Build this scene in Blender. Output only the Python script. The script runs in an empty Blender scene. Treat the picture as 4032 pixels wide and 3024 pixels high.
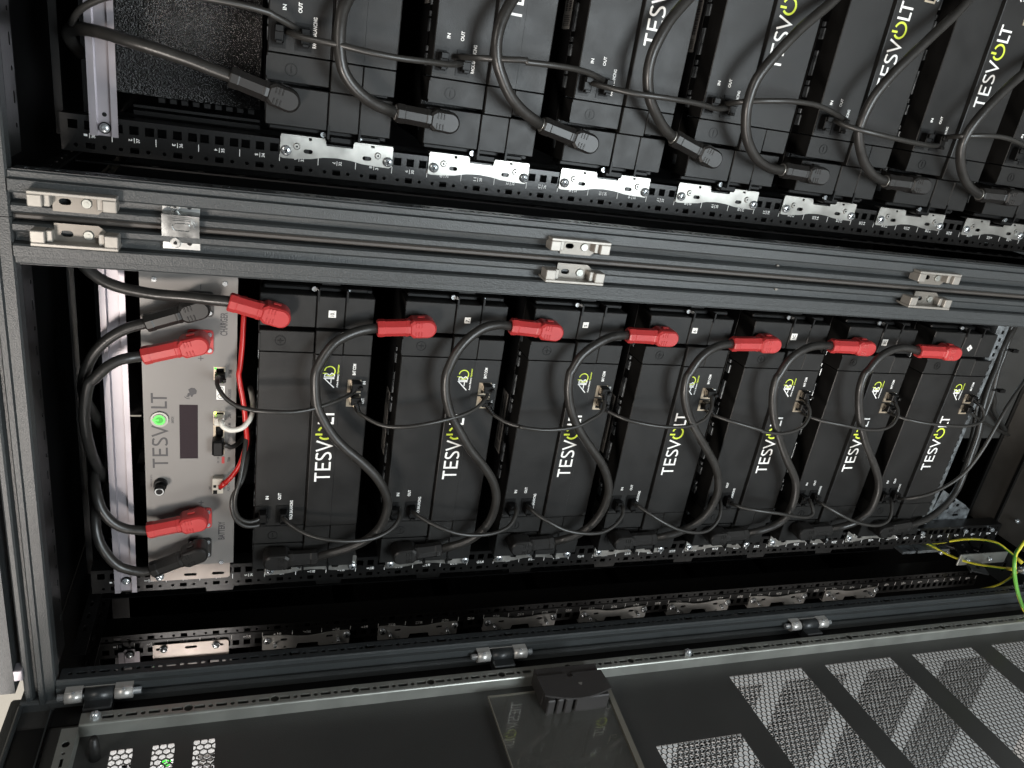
import bpy, bmesh, math, random
from math import sin, cos, pi, radians, sqrt, atan2, hypot
from mathutils import Vector, Matrix
from mathutils.geometry import tessellate_polygon
random.seed(7)
# ---------------------------------------------------------------- camera, world, lights, exposure
# All helper coordinates are millimetres: X to the right along the cabinet fronts, Y into the cabinets
# (Y=0 is the face of the 19 inch rails), Z up (Z=0 is the top of the first rack unit).
K = 0.001
sc = bpy.context.scene
COL = sc.collection
cam_d = bpy.data.cameras.new('camera'); cam = bpy.data.objects.new('camera', cam_d); COL.objects.link(cam)
CR = ((0.1516080, -0.2898195, -0.9449972), (-0.9133593, -0.4065682, -0.0218426), (-0.3778754, 0.8664334, -0.3263483))
m = Matrix.Identity(4)
for i in range(3):
    m[i][0] = CR[0][i]; m[i][1] = -CR[1][i]; m[i][2] = -CR[2][i]
m.translation = Vector((497.528, -975.144, -192.194)) * K
cam.matrix_world = m
cam_d.sensor_width = 36; cam_d.lens = 3016.57 / 4032 * 36
cam_d.clip_start = 0.02; cam_d.clip_end = 60
sc.camera = cam
sc.render.resolution_x = 1024; sc.render.resolution_y = 768
sc.view_settings.view_transform = 'Standard'; sc.view_settings.look = 'None'
sc.view_settings.exposure = 0.2; sc.view_settings.gamma = 1.0
w = bpy.data.worlds.new('World'); sc.world = w; w.use_nodes = True
bg = w.node_tree.nodes['Background']; bg.inputs[0].default_value = (0.80, 0.86, 0.90, 1); bg.inputs[1].default_value = 0.07

def area(name, loc, target, sx, sy, power, col):
    d = bpy.data.lights.new(name, 'AREA'); d.shape = 'RECTANGLE'; d.size = sx; d.size_y = sy; d.energy = power; d.color = col
    o = bpy.data.objects.new(name, d); COL.objects.link(o); o.location = loc
    o.rotation_euler = (Vector(target) - Vector(loc)).to_track_quat('-Z', 'Y').to_euler()
    return o
area('ceiling_lamp', (-0.75, -2.25, 0.75), (0.1, 0, -0.3), 0.45, 0.45, 44, (1.0, 0.91, 0.83))
area('strip_light', (1.3, -1.9, 1.9), (0.2, 0, -0.7), 1.6, 0.25, 20, (1.0, 0.93, 0.85))
area('window_light', (-3.0, -2.6, 0.05), (-0.5, -0.2, -0.3), 1.6, 1.9, 170, (1.0, 0.93, 0.88))
area('low_bounce_light', (0.4, -2.6, -1.5), (0.1, 0, -1.2), 1.3, 0.9, 60, (0.88, 0.96, 1.0))  # added low area light standing in for bounce off opposite wall and floor

# ---------------------------------------------------------------- materials
def mat(name, col, rough=0.5, metal=0.0, bump=0.0, bscale=400.0, var=0.0, vscale=30.0, spec=0.5, emit=None, estr=0.0, trans=0.0, bdist=0.0006, coat=0.0, rvar=0.0):
    M = bpy.data.materials.new(name); M.use_nodes = True
    nt = M.node_tree; N = nt.nodes; L = nt.links; b = N['Principled BSDF']
    b.inputs['Base Color'].default_value = (*col, 1); b.inputs['Roughness'].default_value = rough
    b.inputs['Metallic'].default_value = metal; b.inputs['Specular IOR Level'].default_value = spec
    if coat: b.inputs['Coat Weight'].default_value = coat; b.inputs['Coat Roughness'].default_value = 0.15
    if trans: b.inputs['Transmission Weight'].default_value = trans; b.inputs['IOR'].default_value = 1.49
    if emit: b.inputs['Emission Color'].default_value = (*emit, 1); b.inputs['Emission Strength'].default_value = estr
    tc = N.new('ShaderNodeTexCoord')
    geo = N.new('ShaderNodeNewGeometry')
    if var or rvar:
        n = N.new('ShaderNodeTexNoise'); n.inputs['Scale'].default_value = vscale; n.inputs['Detail'].default_value = 6
        L.new(geo.outputs['Position'], n.inputs['Vector'])
        if var:
            r = N.new('ShaderNodeMapRange'); r.inputs[1].default_value = 0.3; r.inputs[2].default_value = 0.7
            r.inputs[3].default_value = 1 - var; r.inputs[4].default_value = 1 + var
            L.new(n.outputs['Fac'], r.inputs[0])
            mx = N.new('ShaderNodeVectorMath'); mx.operation = 'SCALE'; mx.inputs[0].default_value = col
            L.new(r.outputs[0], mx.inputs['Scale']); L.new(mx.outputs[0], b.inputs['Base Color'])
        if rvar:
            r2 = N.new('ShaderNodeMapRange'); r2.inputs[1].default_value = 0.3; r2.inputs[2].default_value = 0.7
            r2.inputs[3].default_value = max(0.02, rough - rvar); r2.inputs[4].default_value = rough + rvar
            L.new(n.outputs['Fac'], r2.inputs[0]); L.new(r2.outputs[0], b.inputs['Roughness'])
    if bump:
        n2 = N.new('ShaderNodeTexNoise'); n2.inputs['Scale'].default_value = bscale; n2.inputs['Detail'].default_value = 2.5
        L.new(geo.outputs['Position'], n2.inputs['Vector'])
        bp = N.new('ShaderNodeBump'); bp.inputs['Strength'].default_value = bump; bp.inputs['Distance'].default_value = bdist
        L.new(n2.outputs['Fac'], bp.inputs['Height']); L.new(bp.outputs[0], b.inputs['Normal'])
    return M
M = {}
M['powder'] = mat('textured_grey_powder_coat', (0.028, 0.0315, 0.0325), 0.42, bump=0.75, bscale=620, var=0.12, vscale=14, bdist=0.0006)
M['powder_smooth'] = mat('smooth_dark_paint', (0.020, 0.0225, 0.024), 0.38, bump=0.15, bscale=300)
M['door'] = mat('dark_grey_door_paint', (0.036, 0.036, 0.0345), 0.40, bump=0.55, bscale=520, var=0.12, vscale=9, bdist=0.0004)
M['door_out'] = mat('glare_lit_door_paint', (0.135, 0.150, 0.157), 0.33, bump=0.9, bscale=520, bdist=0.0008)  # same dark door paint, made paler so its colour carries the glare
M['black_paint'] = mat('black_rail_paint', (0.0065, 0.0063, 0.0061), 0.30, bump=0.2, bscale=300)
M['inside'] = mat('black_interior_paint', (0.0035, 0.0035, 0.0037), 0.5, spec=0.15)
M['plastic'] = mat('charcoal_plastic', (0.0100, 0.0098, 0.0093), 0.44, spec=0.33, bump=0.25, bscale=1600, var=0.14, vscale=45, bdist=0.00025, rvar=0.05)
M['plastic_front'] = mat('matt_front_cover_plastic', (0.0088, 0.0085, 0.0081), 0.43, spec=0.36, bump=0.5, bscale=1300, var=0.25, vscale=22, bdist=0.0003, rvar=0.07)
M['plastic_dark'] = mat('black_plastic', (0.0035, 0.0035, 0.0035), 0.42, spec=0.25)
M['case'] = mat('black_steel_case', (0.006, 0.006, 0.0065), 0.42, bump=0.5, bscale=500)
M['glitter'] = mat('rough_black_sheet', (0.007, 0.0066, 0.0064), 0.20, bump=1.0, bscale=480, bdist=0.0035, spec=1.0, var=0.3, vscale=8)
M['zinc'] = mat('zinc_plated_steel', (0.62, 0.63, 0.62), 0.30, 1.0, bump=0.12, bscale=120, var=0.16, vscale=35, rvar=0.10)
M['zinc_dull'] = mat('dull_zinc_bracket', (0.46, 0.45, 0.42), 0.36, 0.85, bump=0.10, bscale=150, var=0.18, vscale=40, rvar=0.08)
M['galv'] = mat('galvanised_sheet', (0.32, 0.35, 0.37), 0.35, 0.85, bump=0.1, bscale=90, var=0.45, vscale=90, rvar=0.12)
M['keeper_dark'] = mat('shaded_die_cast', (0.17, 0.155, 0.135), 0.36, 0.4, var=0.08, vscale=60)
M['hinge'] = mat('silver_hinge_casting', (0.46, 0.45, 0.43), 0.34, 0.5, var=0.06, vscale=60)
M['chrome'] = mat('bright_screw_steel', (0.60, 0.63, 0.65), 0.26, 0.75)
M['alu_paint'] = mat('beige_grey_aluminium', (0.175, 0.165, 0.155), 0.40, 0.1, bump=0.12, bscale=900, var=0.04, vscale=12, bdist=0.0002)
M['alu_bare'] = mat('bare_aluminium', (0.30, 0.265, 0.24), 0.34, 0.7, var=0.06, vscale=20, rvar=0.06)
M['din'] = mat('iridescent_zinc_rail', (0.37, 0.345, 0.37), 0.32, 0.45, var=0.10, vscale=16, rvar=0.06)
M['galv_tube'] = mat('galvanised_door_tube', (0.30, 0.305, 0.28), 0.36, 0.6, var=0.10, vscale=30, rvar=0.06)
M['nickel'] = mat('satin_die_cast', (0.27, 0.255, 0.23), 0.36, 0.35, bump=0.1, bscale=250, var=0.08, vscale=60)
M['red'] = mat('red_plastic', (0.40, 0.034, 0.034), 0.38, var=0.06, vscale=60)
M['red_wire'] = mat('red_wire_insulation', (0.40, 0.012, 0.010), 0.30)
M['blk_plug'] = mat('black_plug_plastic', (0.012, 0.0112, 0.0105), 0.40, var=0.08, vscale=60)
M['cable'] = mat('black_rubber_cable', (0.020, 0.019, 0.0175), 0.35, bump=0.25, bscale=260, var=0.15, vscale=60, rvar=0.06)
M['cable_thin'] = mat('dark_grey_patch_cable', (0.022, 0.0212, 0.0195), 0.36, var=0.12, vscale=80)
M['white_cable'] = mat('white_cable_jacket', (0.62, 0.60, 0.54), 0.35)
M['yellow'] = mat('yellow_green_insulation', (0.82, 0.74, 0.06), 0.32)
M['green'] = mat('green_stripe_insulation', (0.10, 0.30, 0.04), 0.32)
M['lug'] = mat('crimp_sleeve_yellow', (0.60, 0.48, 0.04), 0.4)
M['ink_white'] = mat('white_print', (0.86, 0.86, 0.84), 0.5)
M['ink_green'] = mat('lime_print', (0.62, 0.74, 0.06), 0.5)
M['ink_dark'] = mat('dark_grey_print', (0.045, 0.042, 0.045), 0.5)
M['ink_grey'] = mat('grey_print', (0.45, 0.45, 0.44), 0.5)
M['paper'] = mat('label_paper', (0.26, 0.25, 0.23), 0.6)
M['sticker'] = mat('white_sticker', (0.78, 0.77, 0.73), 0.55)
M['screen'] = mat('dark_display_glass', (0.032, 0.023, 0.026), 0.16)
M['led'] = mat('green_led', (0.1, 0.8, 0.1), 0.4, emit=(0.05, 1.0, 0.04), estr=0.9)
M['led_dim'] = mat('green_glow_behind_button', (0.02, 0.2, 0.02), 0.4, emit=(0.03, 0.55, 0.02), estr=0.4)
M['led_y'] = mat('lime_led', (0.5, 0.9, 0.1), 0.4, emit=(0.5, 1.0, 0.05), estr=9.0)
M['gold'] = mat('socket_metal', (0.72, 0.62, 0.48), 0.28, 0.9)
def thin_clear(name):
    Q = bpy.data.materials.new(name); Q.use_nodes = True; nt = Q.node_tree; N = nt.nodes; N.clear()
    o = N.new('ShaderNodeOutputMaterial'); mx = N.new('ShaderNodeMixShader'); lw = N.new('ShaderNodeLayerWeight'); pw = N.new('ShaderNodeMath'); pw.operation = 'POWER'; pw.inputs[1].default_value = 4.0; nt.links.new(lw.outputs['Facing'], pw.inputs[0]); fr = N.new('ShaderNodeMath'); fr.operation = 'MULTIPLY_ADD'; fr.inputs[1].default_value = 0.9; fr.inputs[2].default_value = 0.055; nt.links.new(pw.outputs[0], fr.inputs[0])
    tr = N.new('ShaderNodeBsdfTransparent'); tr.inputs[0].default_value = (0.95, 0.95, 0.93, 1); gl = N.new('ShaderNodeBsdfGlossy'); gl.inputs['Roughness'].default_value = 0.01
    nt.links.new(fr.outputs[0], mx.inputs[0]); nt.links.new(tr.outputs[0], mx.inputs[1]); nt.links.new(gl.outputs[0], mx.inputs[2]); df = N.new('ShaderNodeBsdfDiffuse'); df.inputs[0].default_value = (0.3, 0.3, 0.28, 1); m2 = N.new('ShaderNodeMixShader'); m2.inputs[0].default_value = 0.10; nt.links.new(mx.outputs[0], m2.inputs[1]); nt.links.new(df.outputs[0], m2.inputs[2]); nt.links.new(m2.outputs[0], o.inputs[0]); return Q
M['acrylic'] = thin_clear('clear_acrylic')
M['acrylic_edge'] = mat('acrylic_cut_edge', (0.16, 0.15, 0.125), 0.35)
M['clip'] = mat('brown_grey_plastic', (0.036, 0.033, 0.032), 0.42, var=0.06, vscale=40)
M['rubber'] = mat('brown_grey_rubber_seal', (0.055, 0.048, 0.042), 0.48)
M['brown_sheet'] = mat('stained_steel_floor_plate', (0.125, 0.118, 0.108), 0.40, 0.4, var=0.30, vscale=9, rvar=0.08)
M['wall'] = mat('off_white_wall', (0.36, 0.35, 0.31), 0.8, bump=0.2, bscale=40)
M['floor'] = mat('light_grey_floor', (0.42, 0.43, 0.43), 0.55, var=0.08, vscale=3)
M['terminal'] = mat('grey_terminal_block', (0.45, 0.42, 0.36), 0.45)
M['pcb'] = mat('green_board_edge', (0.05, 0.35, 0.08), 0.4)

# ---------------------------------------------------------------- mesh helpers (input in mm)
class MB:
    """collects shapes and links them as ONE mesh object"""
    def __init__(s): s.v = []; s.f = []; s.mi = []; s.sm = []; s.xf = Matrix.Identity(4)
    def add(s, vs, fs, mi=0, smooth=False):
        b = len(s.v); s.v += [tuple((s.xf @ Vector(q)) * K) for q in vs]
        for f in fs: s.f.append(tuple(b + i for i in f)); s.mi.append(mi); s.sm.append(smooth)
        return s
    def box(s, x0, x1, y0, y1, z0, z1, mi=0, bev=0.0):
        if x0 > x1: x0, x1 = x1, x0
        if y0 > y1: y0, y1 = y1, y0
        if z0 > z1: z0, z1 = z1, z0
        if bev <= 0:
            return s.add([(x0,y0,z0),(x1,y0,z0),(x1,y1,z0),(x0,y1,z0),(x0,y0,z1),(x1,y0,z1),(x1,y1,z1),(x0,y1,z1)],
                  [(0,3,2,1),(4,5,6,7),(0,1,5,4),(1,2,6,5),(2,3,7,6),(3,0,4,7)], mi)
        b = min(bev, (x1-x0)*.45, (y1-y0)*.45, (z1-z0)*.45); V = []
        for sx, X in ((1,x0),(-1,x1)):
            for sy, Y in ((1,y0),(-1,y1)):
                for sz, Z in ((1,z0),(-1,z1)):
                    V += [(X, Y+sy*b, Z+sz*b), (X+sx*b, Y, Z+sz*b), (X+sx*b, Y+sy*b, Z)]
        bm = bmesh.new(); vs = [bm.verts.new(q) for q in V]
        r = bmesh.ops.convex_hull(bm, input=vs); bm.verts.index_update()
        V2 = [tuple(v.co) for v in bm.verts]; F2 = [tuple(v.index for v in f.verts) for f in bm.faces]; bm.free()
        return s.add(V2, F2, mi)
    def cyl(s, a, b, r, r2=None, n=16, mi=0, smooth=True, caps=True):
        a = Vector(a); b = Vector(b); r2 = r if r2 is None else r2; d = (b-a).normalized()
        u = d.orthogonal().normalized(); v = d.cross(u); V = []
        for c, R_ in ((a, r), (b, r2)):
            for i in range(n):
                t = 2*pi*i/n; V.append(tuple(c + (u*cos(t) + v*sin(t))*R_))
        s.add(V, [(i, (i+1) % n, n+(i+1) % n, n+i) for i in range(n)], mi, smooth)
        if caps: s.add(V[:n], [tuple(reversed(range(n)))], mi); s.add(V[n:], [tuple(range(n))], mi)
        return s
    def dome(s, c, d, r, h, n=16, mi=0):
        c = Vector(c); d = Vector(d).normalized(); u = d.orthogonal().normalized(); v = d.cross(u); V = []; F = []; m_ = 4
        for j in range(m_):
            t = j/m_*pi/2
            for i in range(n):
                q = 2*pi*i/n; V.append(tuple(c + (u*cos(q)+v*sin(q))*r*cos(t) + d*h*sin(t)))
        V.append(tuple(c + d*h))
        for j in range(m_-1):
            for i in range(n): F.append((j*n+i, j*n+(i+1) % n, (j+1)*n+(i+1) % n, (j+1)*n+i))
        for i in range(n): F.append(((m_-1)*n+i, (m_-1)*n+(i+1) % n, m_*n))
        return s.add(V, F, mi, True)
    def tube(s, pts, r, n=12, mi=0, cap=True, spiral=None):
        P = smooth_path(pts, 3); T = []
        for i in range(len(P)):
            a = P[max(0, i-1)]; b = P[min(len(P)-1, i+1)]; T.append((b-a).normalized())
        u = T[0].orthogonal().normalized(); V = []; 
        for i, q in enumerate(P):
            u = (u - T[i]*u.dot(T[i])).normalized(); w_ = T[i].cross(u)
            for j in range(n):
                t = 2*pi*j/n; V.append(tuple(q + (u*cos(t)+w_*sin(t))*r))
        for i in range(len(P)-1):
            for j in range(n):
                k = mi
                if spiral is not None and ((j + i//spiral[1]) % n) < n*0.42: k = spiral[0]
                s.add([V[i*n+j], V[i*n+(j+1) % n], V[(i+1)*n+(j+1) % n], V[(i+1)*n+j]], [(0,1,2,3)], k, True) if spiral else None
        if not spiral:
            s.add(V, [(i*n+j, i*n+(j+1) % n, (i+1)*n+(j+1) % n, (i+1)*n+j) for i in range(len(P)-1) for j in range(n)], mi, True)
        if cap: s.add(V[:n], [tuple(reversed(range(n)))], mi); s.add(V[-n:], [tuple(range(n))], mi)
        return s
    def prism(s, outer, holes, t0, t1, plane='xz', mi=0):
        """2D outline (list of (a,b)) with holes, between depths t0 and t1. plane xz: (x,t,z); yz: (t,y,z); xy: (x,y,t)"""
        loops = [list(outer)] + [list(h) for h in holes]
        tri = tessellate_polygon([[Vector((a, b, 0)) for a, b in l] for l in loops])
        flat = [q for l in loops for q in l]; n = len(flat)
        def P3(q, t): return (q[0], t, q[1]) if plane == 'xz' else ((t, q[0], q[1]) if plane == 'yz' else (q[0], q[1], t))
        V = [P3(q, t0) for q in flat] + [P3(q, t1) for q in flat]
        F = [tuple(t) for t in tri] + [tuple(n+i for i in reversed(t)) for t in tri]; o = 0
        for l in loops:
            k = len(l)
            for i in range(k): F.append((o+i, o+(i+1) % k, n+o+(i+1) % k, n+o+i))
            o += k
        return s.add(V, F, mi)
    def build(s, name, m_=None, parent=None, loc=None):
        me = bpy.data.meshes.new(name); me.from_pydata(s.v, [], s.f)
        ms = m_ if isinstance(m_, (list, tuple)) else [m_]
        for q in ms: me.materials.append(M[q] if isinstance(q, str) else q)
        me.polygons.foreach_set('material_index', s.mi); me.polygons.foreach_set('use_smooth', s.sm)
        bm = bmesh.new(); bm.from_mesh(me); bmesh.ops.remove_doubles(bm, verts=bm.verts, dist=1e-6)
        bmesh.ops.recalc_face_normals(bm, faces=bm.faces); bm.to_mesh(me); bm.free(); me.update()
        o = bpy.data.objects.new(name, me); COL.objects.link(o)
        if parent is not None: o.parent = parent
        if loc is not None: o.location = Vector(loc)*K
        return o
def smooth_path(pts, sub):
    P = [Vector(q) for q in pts]
    if len(P) < 3: return P
    Q = [P[0]*2-P[1]] + P + [P[-1]*2-P[-2]]; o = []
    for i in range(1, len(Q)-2):
        a, b, c, d = Q[i-1], Q[i], Q[i+1], Q[i+2]
        for k in range(sub):
            t = k/sub; o.append(0.5*((2*b) + (c-a)*t + (2*a-5*b+4*c-d)*t*t + (3*b-a-3*c+d)*t**3))
    o.append(P[-1]); return o
def punched(mb, a0, a1, b0, b1, holes, t0, t1, plane, run='b'):
    """long strip made of cells, each with one punched hole; holes = list of (position along the strip, outline)"""
    hs = sorted(holes, key=lambda h: h[0]); cuts = [b0] + [(hs[i][0]+hs[i+1][0])/2 for i in range(len(hs)-1)] + [b1]
    for (p_, o_), c0, c1 in zip(hs, cuts[:-1], cuts[1:]):
        mb.prism(rect(a0, a1, c0, c1), [o_], t0, t1, plane)
    return mb
def rect(x0, x1, y0, y1): return [(x0,y0),(x1,y0),(x1,y1),(x0,y1)]
def circ(x, y, r, n=12, ry=None): return [(x+r*cos(2*pi*i/n), y+(ry or r)*sin(2*pi*i/n)) for i in range(n)]
def slot(x, y, hx, hy, n=5):
    """rounded slot"""
    o = []
    if hx >= hy:
        for i in range(n+1): t = -pi/2+pi*i/n; o.append((x+hx-hy+hy*cos(t), y+hy*sin(t)))
        for i in range(n+1): t = pi/2+pi*i/n; o.append((x-hx+hy+hy*cos(t), y+hy*sin(t)))
    else:
        for i in range(n+1): t = pi*i/n; o.append((x+hx*cos(t), y+hy-hx+hx*sin(t)))
        for i in range(n+1): t = pi+pi*i/n; o.append((x+hx*cos(t), y-hy+hx+hx*sin(t)))
    return o
def rrect(x0, x1, y0, y1, r, n=4):
    o = []
    for cx, cy, a in ((x1-r,y1-r,0),(x0+r,y1-r,pi/2),(x0+r,y0+r,pi),(x1-r,y0+r,1.5*pi)):
        for i in range(n+1): t = a+pi/2*i/n; o.append((cx+r*cos(t), cy+r*sin(t)))
    return o
def ribbon(mb, pts, w, y0, y1, mi=0):
    """flat stroke of constant width in the XZ plane, mitred"""
    n = len(pts); L_ = []; R_ = []
    for i in range(n):
        p = Vector(pts[i]); a = Vector(pts[max(0,i-1)]); b = Vector(pts[min(n-1,i+1)])
        d1 = (p-a).normalized() if i > 0 else (b-p).normalized(); d2 = (b-p).normalized() if i < n-1 else d1
        n1 = Vector((-d1.y, d1.x)); n2 = Vector((-d2.y, d2.x)); mt = (n1+n2); 
        mt = n1 if mt.length < 1e-6 else mt.normalized(); k = w/2/max(0.45, mt.dot(n1))
        L_.append(tuple(p+mt*k)); R_.append(tuple(p-mt*k))
    V = [(q[0], y0, q[1]) for q in L_] + [(q[0], y0, q[1]) for q in R_] + [(q[0], y1, q[1]) for q in L_] + [(q[0], y1, q[1]) for q in R_]
    F = []
    for i in range(n-1):
        F += [(i, i+1, n+i+1, n+i), (2*n+i, 3*n+i, 3*n+i+1, 2*n+i+1), (i, 2*n+i, 2*n+i+1, i+1), (n+i, n+i+1, 3*n+i+1, 3*n+i)]
    F += [(0, n, 3*n, 2*n), (n-1, 3*n-1, 4*n-1, 2*n-1)][:1]
    mb.add(V, F, mi)
def text(mb, s, x0, z0, h, length, y, mi=0, rot=0, bold=0.022):
    """condensed sans text, cap height h, from (x0,z0) along +X (or rotated), raised slightly off the plane y"""
    cu = bpy.data.curves.new('t', 'FONT'); cu.body = s; cu.size = 1; cu.offset = bold
    ob = bpy.data.objects.new('t', cu); COL.objects.link(ob)
    bpy.context.view_layer.update()
    me = bpy.data.meshes.new_from_object(ob.evaluated_get(bpy.context.evaluated_depsgraph_get()))
    xs = [v.co.x for v in me.vertices]; ys = [v.co.y for v in me.vertices]
    ax, bx = min(xs), max(xs); ay, by = min(ys), max(ys)
    k = length/(bx-ax); ky = h/(by-ay); V = []
    for v in me.vertices:
        a = (v.co.x-ax)*k; b = (v.co.y-ay)*ky
        if rot == 180: a = length-a; b = h-b
        V.append((x0+a, y, z0+b))
    mb.add(V, [tuple(p.vertices) for p in me.polygons], mi)
    COL.objects.unlink(ob); bpy.data.objects.remove(ob); bpy.data.meshes.remove(me); bpy.data.curves.remove(cu)
def thing(name, label, cat, group=None, loc=(0,0,0), rot=None):
    o = bpy.data.objects.new(name, None); COL.objects.link(o); o.empty_display_size = 0.02
    o.location = Vector(loc)*K; o['label'] = label; o['category'] = cat
    if group: o['group'] = group
    if rot is not None: o.rotation_euler = rot
    return o
def tag(o, label, cat, group=None):
    o['label'] = label; o['category'] = cat
    if group: o['group'] = group
    return o
def copy_tree(o, parent=None):
    c = o.copy(); COL.objects.link(c)
    if parent is not None: c.parent = parent
    for ch in [q for q in ALLCH(o)]: copy_tree(ch, c)
    return c
def ALLCH(o): return [q for q in o.children]
def kids(o): return sorted(o.children, key=lambda q: q.name)
def struct(o): o['kind'] = 'structure'; return o

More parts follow.
